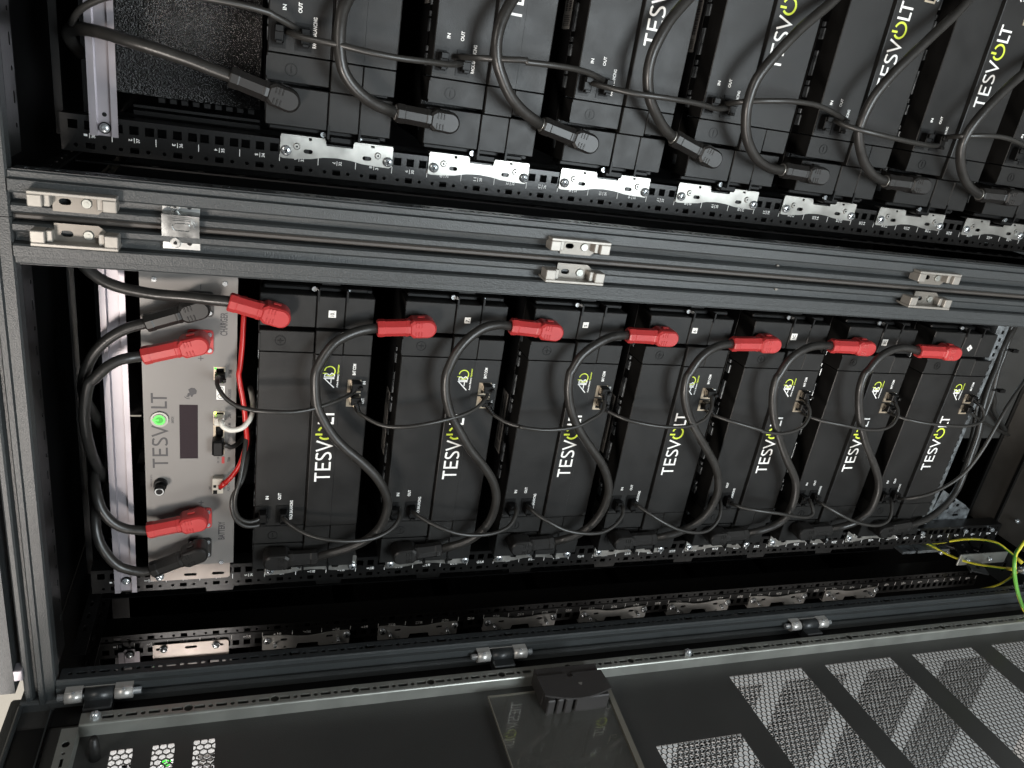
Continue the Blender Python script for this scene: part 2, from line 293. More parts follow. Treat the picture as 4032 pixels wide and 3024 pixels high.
# ---- centre lines of the cables (mm) and plug end points (tail x,z, tip x,z)
LOOPS_B=[[(-173.2,-60,-290.2),(-163.4,-68,-306.6),(-155.9,-72,-322.8),(-147.7,-75,-337.7),(-138.9,-77.3,-350.7),(-129.2,-79,-360.5),(-118.7,-80.4,-367.9),(-106.9,-81.7,-372.9),(-94.8,-82.7,-376),(-82.9,-83.6,-377.5),(-71.3,-84.4,-377.1),(-60.8,-85,-374.4),(-50.3,-85.6,-369.9),(-39.1,-86.3,-363.7),(-27.7,-86.8,-355.9),(-16.4,-87.3,-346.1),(-5.8,-87.7,-335.7),(3,-87.9,-326),(11.5,-88,-316.5),(20.4,-88,-307.6),(29.8,-87.8,-299.4),(40.2,-87.5,-292),(51.1,-87.1,-285.6),(62.3,-86.6,-279.7),(73.4,-86,-275.1),(83.6,-85.3,-272.9),(93.5,-84.6,-271.8),(103.9,-83.7,-271),(113.2,-82.8,-270.9),(119.8,-82.2,-271.9),(125.9,-81.4,-274.1),(133.9,-80.4,-277.8),(142,-79.1,-282.4),(149.6,-77.7,-287.7),(156.3,-76.2,-293.9),(161.6,-74.4,-301.9),(165.6,-72.5,-310.5),(168.6,-70.4,-319),(170.6,-68.1,-327.7),(171.5,-65.3,-336.2),(171.1,-60,-345.2)],[(-170.8,-60,-468.5),(-161.5,-67.7,-482.5),(-154.2,-71.5,-496.5),(-145.5,-74.2,-508.2),(-135.2,-76.4,-517.8),(-122.8,-78.4,-525.2),(-109.3,-80,-530.4),(-95.4,-81.4,-533),(-81.9,-82.6,-533.7),(-70.6,-83.5,-532.9),(-59.7,-84.2,-530.4),(-47.9,-85,-526.1),(-35.7,-85.7,-519.8),(-22.9,-86.5,-510.9),(-10.3,-87.1,-501),(0.8,-87.5,-491.1),(12.1,-87.8,-481.4),(25.6,-88,-472.2),(39.3,-88,-463.5),(51.4,-87.8,-455.5),(63.5,-87.5,-448.4),(77,-86.9,-442.7),(90.5,-86.2,-438.5),(103.4,-85.4,-436.2),(114.9,-84.6,-435.5),(122.9,-83.9,-436.4),(130.1,-83.1,-438.5),(139.3,-82.1,-441.6),(148.9,-80.8,-445.9),(158.4,-79.2,-452.1),(167.3,-77.4,-459.5),(174.8,-75.4,-468.2),(180.6,-73.3,-477.5),(183.9,-71.3,-486),(185.5,-69.2,-495.1),(186,-66.1,-506.1),(184.8,-60,-518.9)],[(-168.1,-60,-646.8),(-158.7,-67.9,-660),(-150.8,-71.9,-674.1),(-139.9,-75,-686.5),(-127.2,-77.5,-696.8),(-112.9,-79.6,-703.7),(-97.8,-81.3,-708.1),(-82.2,-82.8,-710),(-67.1,-84,-709.7),(-54.4,-84.8,-707.2),(-41.8,-85.6,-702.4),(-27.4,-86.4,-694.8),(-12.8,-87.1,-685.1),(1.2,-87.6,-673.3),(15.1,-87.9,-660.7),(29.3,-88,-648.4),(43.6,-87.9,-637.1),(58.2,-87.5,-627.6),(72.8,-87,-620),(87.2,-86.2,-614.5),(100.9,-85.3,-611),(114.1,-84.3,-609.4),(124.6,-83.3,-609.4),(128.5,-82.8,-610.2),(131.5,-82.4,-612.1),(139.3,-81.4,-615.5),(147.7,-80.1,-620.2),(154.2,-78.8,-625.9),(160.1,-77.4,-632.9),(166.1,-75.6,-641.6),(171.4,-73.5,-651.2),(175.4,-71.3,-660.8),(178,-68.9,-671.1),(178.7,-65.9,-682.5),(177.7,-60,-695.9)],[(-170.5,-60,-826.4),(-162,-67.9,-838.9),(-155,-72,-853.6),(-145.3,-75.4,-868.6),(-133.9,-78.2,-882),(-121.1,-80.3,-891.5),(-106.8,-82.1,-898),(-90.6,-83.6,-901.5),(-74.5,-84.8,-902.2),(-60.9,-85.6,-900.2),(-47.9,-86.3,-895.8),(-34.3,-86.9,-889.8),(-19.7,-87.4,-881),(-2.9,-87.8,-867.6),(14.1,-88,-852.8),(29.4,-87.9,-839.4),(44,-87.6,-827),(58.4,-87,-816),(72.6,-86.2,-806.9),(86.7,-85.3,-800.2),(100.2,-84.2,-795.8),(112.9,-83,-794.2),(123.3,-81.8,-794.5),(128.2,-81.2,-796.1),(132.4,-80.5,-799),(140.5,-79.2,-803.1),(149.3,-77.5,-808.7),(157.3,-75.6,-816),(164.1,-73.5,-824.9),(168.9,-71.1,-835.5),(171.9,-68.4,-847.1),(172.7,-65.5,-858.6),(171.7,-60,-872.1)],[(-170.7,-60,-1003.6),(-161,-68.4,-1016.5),(-153.3,-72.5,-1031.8),(-143.9,-75.6,-1044.8),(-133,-77.9,-1054.5),(-120,-79.7,-1058.6),(-106,-81.2,-1059.2),(-91.6,-82.5,-1058.4),(-77.2,-83.7,-1055.4),(-63.3,-84.7,-1050.9),(-49.2,-85.5,-1043.7),(-34.4,-86.4,-1032.4),(-19.6,-87,-1019.8),(-5.9,-87.5,-1008.5),(8.7,-87.8,-997.2),(26.5,-88,-984.6),(44.6,-87.9,-973),(61.3,-87.5,-963.9),(76.8,-86.9,-956.9),(90.8,-86.2,-952),(103.7,-85.3,-949),(116,-84.3,-948.1),(125.9,-83.4,-948.6),(129.9,-82.9,-949.9),(133.6,-82.4,-952.5),(143,-81.1,-956.7),(153.4,-79.4,-962.7),(161.9,-77.6,-970.8),(169,-75.6,-980.9),(174.1,-73.4,-993),(177.4,-70.7,-1007.4),(178.2,-67.2,-1025),(176.9,-60,-1047.1)],[(-170.1,-60,-1179.1),(-159.5,-69,-1193.7),(-150.6,-73.3,-1210.8),(-138.6,-76.4,-1223.6),(-124.1,-78.9,-1231.7),(-106.4,-80.9,-1233.7),(-88,-82.6,-1231.6),(-72,-83.9,-1227.7),(-55.9,-84.9,-1220.2),(-38.1,-86,-1207.6),(-19.7,-86.8,-1192.4),(-1.4,-87.5,-1176.2),(17.1,-87.9,-1160.3),(35.8,-88,-1146.6),(54.3,-87.8,-1134.8),(72.6,-87.4,-1125),(89.8,-86.7,-1117.5),(104.6,-85.8,-1112.7),(117.6,-84.9,-1110.3),(129.4,-83.9,-1110.4),(138.7,-82.9,-1112.2),(142.8,-82.3,-1114.8),(146.6,-81.7,-1118.8),(155.7,-80.3,-1124.8),(165.2,-78.6,-1132.7),(172.2,-76.8,-1142.2),(177.4,-74.9,-1153.7),(180.8,-72.6,-1168.1),(182.1,-69.9,-1184.6),(179.9,-66.6,-1203.1),(175.4,-60,-1226.1)]]
TAIL_B7=[(-170.4,-60,-1362.3),(-168.2,-54.9,-1389.5),(-164.1,-49.8,-1415.4),(-155.7,-44.5,-1438),(-144.3,-39.3,-1457.5),(-130.5,-34,-1473.7),(-115,-28.8,-1486.2),(-99.1,-24,-1493.8),(-81.8,-19,-1499.4),(-61.7,-13.3,-1505.4),(-41.3,-7.5,-1510.9),(-23.4,-2.4,-1516.1),(-5.6,2.6,-1519.9),(13.9,7.9,-1520.5),(34.8,13.7,-1521.1),(59.1,20.5,-1524.8),(82.6,27.1,-1529.9),(100.7,32.4,-1536.1),(116.8,37.1,-1542.2),(133.3,41.8,-1546),(148.7,46.3,-1549.9),(162,50.3,-1556),(173.8,53.9,-1562.7),(183.9,57,-1568.9),(193.3,60,-1575.2)]
LOOPS_A=[[(430.7,-60,-344.6),(434.1,-71.9,-329.8),(438,-77.8,-316.7),(444,-82.3,-304.6),(451.1,-85.5,-294.3),(458.7,-87.4,-286.6),(467,-88.6,-280.9),(476.4,-89,-277.6),(486,-88.7,-275.8),(495.1,-87.8,-274.8),(504.1,-86.3,-274.8),(513.5,-84.1,-275.3),(522.3,-81.3,-276.6),(529,-78.7,-278.7),(535.1,-75.7,-281.5),(542.4,-71.2,-285.1),(550.1,-62,-289.7)],[(439.3,-60,-520.5),(445.3,-71,-504.1),(451.4,-76.4,-490.5),(458.8,-80.5,-478.7),(467.1,-83.7,-468.6),(477,-86.2,-460.2),(486.8,-87.9,-453.6),(494.9,-88.7,-448.9),(502.8,-89,-445.6),(511.6,-88.9,-443.5),(520.4,-88.3,-442.7),(529,-87.3,-443.3),(537.3,-85.9,-444.9),(545.6,-84.1,-447.5),(553.5,-81.8,-450.9),(560.5,-79.3,-454.6),(567.5,-76.3,-459.1),(575.6,-71.7,-465.6),(584.4,-62,-474.2)],[(446.4,-60,-699),(452.6,-68.7,-684.5),(460,-73.7,-671.9),(472.1,-79,-657.4),(485.4,-83.1,-644.9),(497.9,-85.7,-637.4),(509.8,-87.5,-632.9),(520.3,-88.5,-630.8),(530.4,-89,-630.8),(540.8,-88.9,-632.4),(551.7,-88.4,-635.8),(564,-86.9,-641),(576.6,-84.6,-648),(588.6,-81.2,-657.5),(600.1,-76.9,-667.9),(610.1,-71.8,-677.5),(620.4,-62,-689.5)],[(425.5,-60,-874),(425.5,-66.3,-859.3),(426.5,-69.8,-846.3),(430.5,-73.1,-831.2),(437.2,-76.2,-816.4),(447.4,-79.1,-803.1),(459,-81.6,-792.2),(470.1,-83.5,-785.4),(481.2,-85.1,-781),(492,-86.4,-777.6),(503.5,-87.5,-776.1),(516.7,-88.4,-776.3),(530.8,-88.9,-779.4),(545.5,-88.9,-787.1),(561.1,-88.2,-797.8),(578.5,-86.4,-811.4),(595.6,-83.6,-826.7),(610.3,-80,-842.8),(623.7,-75.8,-858.7),(635.6,-71,-872.2),(647.5,-62,-888)],[(429.1,-60,-1050.7),(431.5,-66.4,-1032.8),(435.2,-69.9,-1017.7),(443.1,-73.3,-1001.7),(453.5,-76.5,-986.7),(466.7,-79.5,-973.6),(479.9,-82,-963.6),(489.1,-83.4,-958.6),(499,-84.8,-956.7),(513.8,-86.5,-957),(530,-87.9,-960.1),(545.2,-88.8,-966.5),(560.4,-89,-975.7),(576.2,-88.6,-987.7),(591.8,-87.4,-1001.4),(606,-85.7,-1014.7),(620.3,-83.2,-1028.7),(635.9,-79.7,-1044.9),(651.2,-75.4,-1061),(664.2,-70.7,-1073.5),(677.3,-62,-1088.8)],[(428.7,-60,-1231.9),(433.8,-68.1,-1208.4),(439.8,-72.2,-1190.4),(448.8,-75.8,-1174.6),(459.5,-78.9,-1161),(471.8,-81.8,-1149.2),(484.5,-84.2,-1140.7),(496.3,-86,-1136.9),(508.6,-87.5,-1137.1),(522.5,-88.6,-1141.3),(537.4,-89,-1149),(554.1,-88.4,-1160.5),(570.6,-86.6,-1174.6),(584.3,-84,-1189.3),(597.9,-80.3,-1206),(613.6,-74.5,-1226.7),(631,-62,-1255.8)]]
A1_CABLE=[(443,-60,-168.3),(448.4,-60,-148),(453.2,-59.9,-128.5),(456.9,-59.5,-109.7),(459.8,-58.2,-93),(461.7,-56.1,-80.1),(463.1,-53.1,-69.3),(464.7,-49.2,-59.9),(466,-44.3,-51),(466.7,-37.1,-41.1),(466.9,-28.5,-31.5),(466.5,-20.2,-23.6),(465.4,-12.7,-17.2),(463.8,-5.8,-11.8),(461.3,-0.2,-8.3),(457.3,6.9,-6.6),(452.1,18,-6.1),(445.8,35.9,-6.8),(438.6,60,-7.6)]
B1_RED_CABLE=[(194.7,-60,-167.8),(195.5,-56.1,-146.5),(195.9,-52.4,-126.2),(195.3,-49.2,-108.6),(194.9,-46.1,-92),(195.8,-42.8,-74.2),(197.5,-39.8,-58.3),(199.7,-37.6,-47.2),(202.5,-35.8,-38.4),(206.1,-34.1,-30.7),(210.3,-32.6,-24.2),(214.8,-31.2,-18.6),(219.8,-29.8,-14),(225.4,-28.6,-10.7),(231.8,-27.3,-7.9),(239.6,-25.7,-4.9),(247.8,-24,-2)]
CH_CABLES=[[(156.2,-44,-77.4),(153,-44,-67.3),(148.9,-44,-57.2),(142.4,-44,-46.6),(134.5,-43.8,-36.7),(125.7,-43.5,-28.3),(116.1,-42.8,-21.2),(106,-41.7,-15.9),(95.3,-40,-11.8),(84.3,-37.5,-8.5),(73,-34.1,-6.3),(61.7,-29.7,-5.3),(50.4,-24.2,-5.4),(39.3,-17.5,-6.7),(27.7,-8.9,-8.6),(14.2,2.2,-10.2),(-0.6,16,-11.7),(-16,31.6,-13),(-32.9,50,-13.9)],[(114.4,-44,-72.9),(113.9,-48.9,-61.2),(111.7,-51.1,-50.1),(107.4,-52.6,-41.5),(101.8,-53.6,-34.1),(94.8,-54.4,-27.4),(88.3,-54.8,-21.8),(85.9,-54.9,-18.6),(82.9,-55,-16.3),(74.2,-54.9,-14),(62.9,-54.4,-11.9),(50.8,-53.2,-9.9),(36.2,-50.9,-8.6),(16.9,-46,-8.5),(-4.8,-38,-9),(-25.5,-27.9,-10.1),(-46.3,-15.1,-11.7),(-66.8,0,-13.9),(-89.6,20,-16)],[(-134.2,-44,-72),(-132.7,-44,-59.2),(-130.1,-43.9,-47.4),(-125.1,-43.6,-37.9),(-118.4,-42.8,-30.1),(-110,-41.4,-23.6),(-101.2,-39.1,-18.7),(-93,-35.9,-15.4),(-85.2,-31.3,-13.1),(-77.9,-24.6,-10.9),(-72,-15.7,-9.1),(-68.1,-6,-7.9),(-65.6,5.7,-7.4),(-64.9,20.9,-7.7),(-66,40,-7.9)],[(-198.1,-44,-75),(-199.3,-44,-68.1),(-199.1,-44,-60.3),(-195.5,-43.9,-49),(-189.6,-43.7,-37.8),(-181.3,-43.2,-29.8),(-171.4,-42.3,-23.4),(-160.8,-40.8,-17.7),(-149.9,-38.3,-13.4),(-139.7,-34.9,-10.8),(-129.9,-30,-9.3),(-120.4,-22.6,-8.4),(-112.3,-12.2,-7.3),(-106,1.9,-4.8),(-102.2,18.7,-2),(-101,34,-0.9),(-101.1,50,-0.1)]]
COMM=[[(89.8,-40,-157.7),(91.5,-54.6,-157.1),(89.1,-61.4,-157.4),(84.4,-69.3,-161.1),(79.1,-76.1,-166.6),(75,-81.3,-173.5),(71.9,-85.6,-181.3),(70.6,-89.4,-190.9),(70,-91.8,-198.8),(69.6,-92.2,-199.3),(69.6,-92.6,-200.4),(69.8,-94.5,-210),(69.7,-95.8,-222.3),(69.3,-96,-233.4),(69.1,-95.2,-244.5),(69.9,-93.5,-255.8),(71.2,-90.7,-267.3),(73.1,-86.6,-279.4),(75,-81.5,-290.8),(76.4,-76.4,-299.8),(77.5,-71.1,-307.3),(78.1,-65.2,-314.2),(78.4,-59,-319.7),(78.6,-53.4,-322.8),(76.2,-42,-325.8)],[(54,-40,-326.8),(56.2,-56.3,-327.6),(54.3,-63.6,-330.7),(52.2,-70.7,-336.7),(49.9,-76.8,-344.2),(47.8,-81.8,-352.1),(46.4,-86.1,-361.2),(46.8,-90,-372.3),(48.3,-93.1,-384.7),(50.6,-95.2,-397.7),(53.6,-96,-412),(57.1,-95.2,-428.9),(60.4,-92.6,-445.9),(63.1,-88.9,-460.5),(66,-84.4,-473.2),(69.9,-79.3,-483.9),(74.3,-73.6,-492.5),(79.2,-66.8,-499.4),(83.1,-59.4,-504.1),(84.5,-53.9,-504.8),(81.9,-42,-506.3)],[(50.7,-40,-511.4),(54.5,-57.6,-511.6),(53.4,-65.6,-515.9),(51.1,-73,-522.7),(48.6,-79.2,-531.1),(47.3,-84.8,-541.9),(46.5,-88.3,-550.7),(46.7,-89,-549.3),(47.2,-89.7,-548.4),(46.5,-92.6,-559.7),(45.7,-95,-574.8),(45.8,-95.9,-588.5),(46.6,-95.8,-602.6),(47.8,-94.5,-617.8),(49.8,-92.1,-632.2),(53,-89.5,-643.1),(56.9,-86.4,-652.6),(60.5,-82.2,-663.4),(64.8,-77.6,-672.4),(71.3,-72.2,-677.4),(77.4,-65.8,-679.8),(81,-58.9,-679.7),(79.6,-42,-683.6)],[(57,-40,-684.1),(62.2,-60.1,-683.2),(61.8,-69,-688.9),(60,-76.7,-697.6),(57.7,-83,-707.9),(56.2,-87.6,-718.9),(54.9,-91.3,-731.2),(53.4,-94.1,-745.3),(52.1,-95.7,-760.7),(51,-96,-776.8),(50.5,-95.1,-793),(51.1,-93.3,-808.6),(53,-90.6,-822.8),(56.4,-87.5,-834.5),(61.4,-84,-843.9),(68.4,-79.5,-850.9),(75.7,-74.2,-855.5),(82.2,-68.3,-857.1),(86.8,-61.7,-857.6),(87.9,-55.7,-857.3),(84.2,-42,-862.1)],[(53,-40,-870),(57.4,-59,-865.4),(57,-68.3,-870.1),(56.2,-77.9,-880.8),(54.2,-85.9,-896.2),(50.5,-92.3,-918),(46.1,-95.2,-938.4),(44.6,-95.5,-941.3),(44.2,-95.7,-941.9),(42,-96,-956.2),(40.1,-95.3,-973.9),(40.4,-93.9,-988.5),(42.3,-91.9,-1001.8),(45.5,-89.2,-1014.5),(50.5,-85.9,-1025.2),(58.1,-81.6,-1032.8),(66.1,-76.6,-1037.6),(72.2,-72,-1038.5),(76.9,-66.6,-1037.6),(79.4,-59.6,-1036.4),(76.6,-42,-1043.9)],[(50.6,-40,-1052.2),(56.3,-61.4,-1044.8),(56.5,-70.6,-1049.4),(56.3,-78.3,-1057.5),(55.7,-84.7,-1068.4),(55.1,-90,-1082.7),(53.7,-93.7,-1099.5),(50.9,-95.6,-1118.3),(48.1,-95.9,-1138),(46.6,-94.8,-1157.4),(46.6,-92.7,-1175.3),(48.7,-90.1,-1190.1),(53,-86.9,-1201.6),(60.5,-82.7,-1210.1),(68.4,-77.7,-1215.5),(74.8,-72.8,-1216.8),(79.7,-67.1,-1216.4),(82.4,-59.9,-1216.3),(79.8,-42,-1227.2)],[(52.6,-40,-1233.9),(59.1,-63.2,-1224),(59.4,-73.5,-1230.1),(59,-82.5,-1242.4),(58.1,-89.3,-1259.3),(57.6,-93.8,-1279.9),(56.9,-95.8,-1303.2),(55.2,-95.7,-1327.7),(54.1,-93.8,-1352),(55,-90.6,-1374.6),(57.7,-86.9,-1392.4),(62.9,-83.7,-1401.1),(69.2,-80.4,-1404),(75.9,-76.2,-1403.5),(81.5,-70.5,-1401.2),(84.1,-62.7,-1399),(80.5,-42,-1412)],[(58.3,-40,-1413.3),(43.3,-25.6,-1449.8),(28,-11.1,-1487.7),(13.2,3.3,-1526.3),(-3,19.3,-1569.9),(-22.6,39,-1625.5),(-43.8,60,-1686.5)]]
BAL=[[(-109.9,-48,-239.7),(-106.1,-64.1,-243.1),(-108.1,-71.2,-247.9),(-110.9,-77.6,-255.2),(-113.9,-83.1,-264),(-116.9,-87.6,-274.1),(-119.5,-91.3,-285.2),(-121.4,-93.9,-297.3),(-122.9,-95.5,-310),(-124.2,-96,-322.6),(-124.9,-95.5,-335.4),(-125.3,-93.9,-348.7),(-124.6,-91.2,-361.7),(-122,-87.3,-374.2),(-118.2,-82.4,-385.1),(-113.1,-76.8,-393.2),(-107.8,-70.6,-398.5),(-103.8,-63.8,-400),(-105.7,-48,-402)],[(-108.5,-48,-418.8),(-103.1,-66.2,-421.7),(-104.5,-74.3,-428.2),(-107.4,-81.8,-438.1),(-111.3,-87.8,-450),(-115.6,-92,-463.1),(-119.6,-94.7,-477),(-122.2,-95.9,-491.1),(-123.9,-95.8,-505.4),(-124.8,-94.3,-520.5),(-124.5,-91.7,-535.2),(-122.9,-87.9,-548.8),(-119.4,-83.2,-560.2),(-112.9,-77.3,-567.9),(-106.5,-70.2,-573),(-102.9,-63.4,-574.8),(-105.5,-48,-578.7)],[(-106.1,-48,-596.3),(-101.7,-67,-596.4),(-104.4,-75.2,-602.2),(-108.2,-82,-611),(-112.7,-87.4,-621.6),(-117.9,-91.3,-632.8),(-122.8,-94,-645.4),(-126.5,-95.7,-660.7),(-129.3,-95.9,-677),(-131.2,-94.8,-693.1),(-131.4,-92.6,-708.3),(-128.5,-89.3,-722),(-123.8,-85,-733.6),(-117.7,-79.9,-742.7),(-111.2,-73.7,-749),(-105.6,-66.3,-751),(-107,-48,-757.7)],[(-107.6,-48,-776.9),(-101.7,-65.7,-774.8),(-102.9,-73.9,-780),(-107.1,-81.7,-789.5),(-113.3,-88,-802.3),(-120.9,-92.6,-818.2),(-128.7,-95.3,-836.3),(-134.4,-96,-855.2),(-138.2,-95.2,-873.4),(-139.2,-93.5,-888.6),(-137,-91.2,-901.3),(-130.4,-87.5,-912.5),(-121.8,-82.5,-921.1),(-112.3,-76.1,-925.5),(-104.7,-68.2,-928.4),(-102,-61.6,-929.8),(-105.6,-48,-936.2)],[(-113.6,-48,-957.1),(-104.6,-70,-953.4),(-103.7,-79.3,-961.1),(-103.2,-86.9,-973.7),(-103.7,-92.2,-989.3),(-105.1,-95.2,-1007.4),(-107.5,-96,-1025.2),(-110,-95.7,-1035.9),(-112.7,-95,-1046.4),(-117.8,-92.4,-1066.9),(-122.5,-88.3,-1088.2),(-122.8,-84.9,-1101.1),(-119.9,-81.9,-1107.9),(-114.2,-77.8,-1109.1),(-108.6,-72,-1108.8),(-105.2,-65,-1109.3),(-108.7,-48,-1119.2)],[(-115.8,-48,-1138),(-108.7,-67.3,-1130.4),(-109.4,-76.1,-1135.1),(-113.3,-84,-1145.3),(-119.2,-90.1,-1159.7),(-126.4,-94,-1177.7),(-133.7,-95.9,-1198.8),(-139.4,-95.5,-1223),(-142.8,-93.3,-1246.5),(-141.6,-90.3,-1263.6),(-136.6,-86.7,-1275.4),(-127.5,-81.5,-1281.7),(-118.4,-74.5,-1285.8),(-112.5,-66.7,-1289.1),(-114.4,-48,-1304.1)]]
BAL_END=[(-117.6,-48,-1320.2),(-104.9,-68.5,-1309.3),(-98.9,-77.6,-1313.5),(-91,-86.1,-1322.7),(-82,-93.2,-1334.3),(-71.2,-98.6,-1345.7),(-58.5,-102.9,-1357.1),(-44.3,-106.2,-1369.1),(-27.7,-108.5,-1380.1),(-6.7,-109.4,-1388.4),(15,-108.9,-1396),(34.9,-107.1,-1403),(54.3,-104,-1410.4),(73.8,-99.5,-1419.7),(92.8,-93.2,-1431.8),(111.1,-84.7,-1449.7),(128.1,-73.9,-1471.3),(142.5,-60.5,-1494.8),(150.4,-30,-1542.7)]
BAL_START=[[(26.4,10,-193),(17,-9.3,-193.1),(5.8,-24.1,-192.9),(-6.4,-36.9,-191.6),(-19.3,-47.1,-189.7),(-32.8,-54.8,-187.8),(-45.9,-59.8,-185.7),(-56.6,-62.4,-183),(-66.2,-63.8,-180.7),(-76,-64.3,-179.8),(-85.2,-64.3,-180.2),(-94.2,-63.8,-181.9),(-102,-62.9,-185.1),(-107.6,-61.7,-190.2),(-111.2,-60.2,-196.4),(-112.4,-58.2,-202.9),(-111.7,-55.7,-209.2),(-109.3,-52.8,-214.2),(-107.1,-48,-218.9)],[(-11.8,10,-197.8),(-20.1,-11.5,-196.3),(-30.3,-27.6,-194.4),(-41.1,-40.3,-192.1),(-51.9,-49.8,-188.8),(-61.2,-56.4,-182.9),(-70.1,-60.5,-177.6),(-78.8,-62.7,-176.2),(-87.3,-63.9,-176.8),(-96.4,-64.4,-178.6),(-104.9,-64.2,-182),(-111.9,-63.4,-187.8),(-117,-61.9,-194.9),(-119.1,-59.6,-203.1),(-119.3,-56.6,-211),(-117.2,-53.3,-216.6),(-115.3,-48,-221.6)]]
BAL_A=[[(469.6,-24,-14.9),(476.4,-36.8,-20.5),(482.8,-42.8,-25.8),(488.8,-48.2,-33.3),(494.4,-53.3,-42.5),(499.3,-57.8,-52.3),(503.8,-63.2,-66.5),(508.5,-70.4,-91.2),(512.2,-75.4,-118.5),(513.7,-77.3,-142.7),(513.8,-77,-165),(512.8,-74.9,-185.3),(511.2,-71.9,-201),(510.3,-70.5,-206.1),(509,-69.7,-208.6),(506.3,-66.7,-216.7),(503.3,-62.4,-225.3),(501.1,-58.1,-231.1),(498.9,-48,-236.4)],[(495.7,-48,-223.6),(494,-66.5,-231),(492.5,-75.2,-240.4),(491.9,-83.8,-255),(491.5,-90.2,-271.4),(490.4,-94,-287.2),(489.2,-95.8,-303.4),(488.4,-95.7,-320),(488,-93.7,-337.1),(488.5,-89.6,-355.6),(489.2,-83.7,-373.3),(489.4,-77.5,-387.2),(489.9,-71,-398.8),(491.4,-63.8,-408.4),(493.3,-48,-419.2)],[(498.3,-48,-407.4),(500.7,-78,-423.1),(502.9,-88.4,-442.1),(505.1,-93.8,-461.4),(506.6,-95.7,-476.3),(506,-95.9,-478.1),(505,-96,-478.1),(505.4,-95.9,-487.6),(506,-94.7,-501.1),(506.5,-91.9,-517.4),(506.6,-87.3,-534.7),(506,-82,-549.5),(504.7,-75.7,-563.6),(502.3,-67.6,-577.7),(499.4,-48,-596.5)],[(495.2,-48,-577.1),(494.2,-63.4,-576.7),(493.2,-72.6,-582.2),(491.9,-84.4,-597.1),(490.9,-92.2,-617),(491.2,-95.5,-636.5),(491.7,-95.7,-657.4),(491.6,-92.7,-681.8),(491.1,-86.9,-706.3),(489.7,-80.3,-725.8),(488.7,-73.3,-742.3),(489.9,-65.4,-756.7),(491.7,-48,-776)],[(494.9,-48,-765.4),(499.2,-74.3,-765.9),(503.2,-84.8,-777.2),(506.8,-92.5,-795.3),(509.7,-95.7,-814.8),(511.2,-96,-827.1),(511.8,-95.4,-838.2),(512.5,-93.3,-854.9),(512.3,-89.4,-873.9),(510.1,-83.9,-893.8),(507.1,-76.6,-914.3),(503.9,-68,-933.5),(500.6,-48,-961.4)],[(499.5,-48,-940.4),(496.7,-67.2,-933.8),(494.1,-76.9,-937.9),(492,-87.2,-950),(490.2,-93.9,-969.2),(488.6,-96,-995),(487.2,-92.8,-1025.6),(486.2,-85.4,-1057.6),(485.7,-75.1,-1088.5),(486.6,-65.8,-1109.5),(487.8,-48,-1135.9)],[(499.6,-48,-1137.5),(503.6,-80.8,-1129.4),(507.3,-91.4,-1142.9),(510.2,-95.6,-1161.7),(511.9,-95.4,-1183.8),(511.7,-92.3,-1206.4),(509.7,-86.7,-1231.9),(505.7,-76.4,-1265.2),(500.8,-48,-1322)]]
RED_AUX=[(182,5,-186.9),(171.6,-2.8,-186.4),(159.4,-7.7,-186),(144.7,-12.4,-185.6),(128.8,-16.7,-185.1),(111.6,-20.5,-184),(96.9,-23.3,-182.8),(91.2,-24.3,-181.8),(87.4,-24.9,-181.4),(80.1,-26,-182.4),(70.9,-27.2,-184),(58.8,-28.6,-186.3),(45.3,-29.8,-188.6),(31.7,-30.6,-190.1),(18.7,-31.2,-191.2),(7.8,-31.5,-192.4),(-1.6,-31.5,-193.1),(-9,-31.5,-192.6),(-16.7,-31.4,-191.1),(-28,-31.1,-188.6),(-40.1,-30.4,-185.1),(-50.6,-29.5,-180.2),(-60.5,-28.3,-174.3),(-69.5,-26.5,-167.7),(-79.6,-22,-160.7)]
WHITE=[(25.2,-30,-160.3),(24.5,-38,-161.7),(21.5,-40.6,-163.7),(18.9,-42.3,-168.1),(17.2,-42.7,-173.7),(17.5,-41.9,-180.6),(19.2,-39.5,-187.4),(23.1,-35.8,-192.5),(27.7,-30.8,-196.4),(31.9,-25.1,-198.9),(36.3,-18.1,-200.1),(40.9,-8.3,-199.6),(44.6,3.3,-198.3),(46.5,14,-197),(45.4,30,-195.7)]
CAN=[(-10.9,-28,-165.1),(-14.6,-26.7,-169.3),(-18.1,-23.3,-173.6),(-18.2,-18.9,-178.3),(-17,-13.2,-182.9),(-15.1,-6.6,-187),(-12.9,0.8,-190.6),(-10.5,8.8,-193.7),(-7.9,17.5,-196.1),(-5.2,27.3,-197),(-3.6,40,-197.5)]
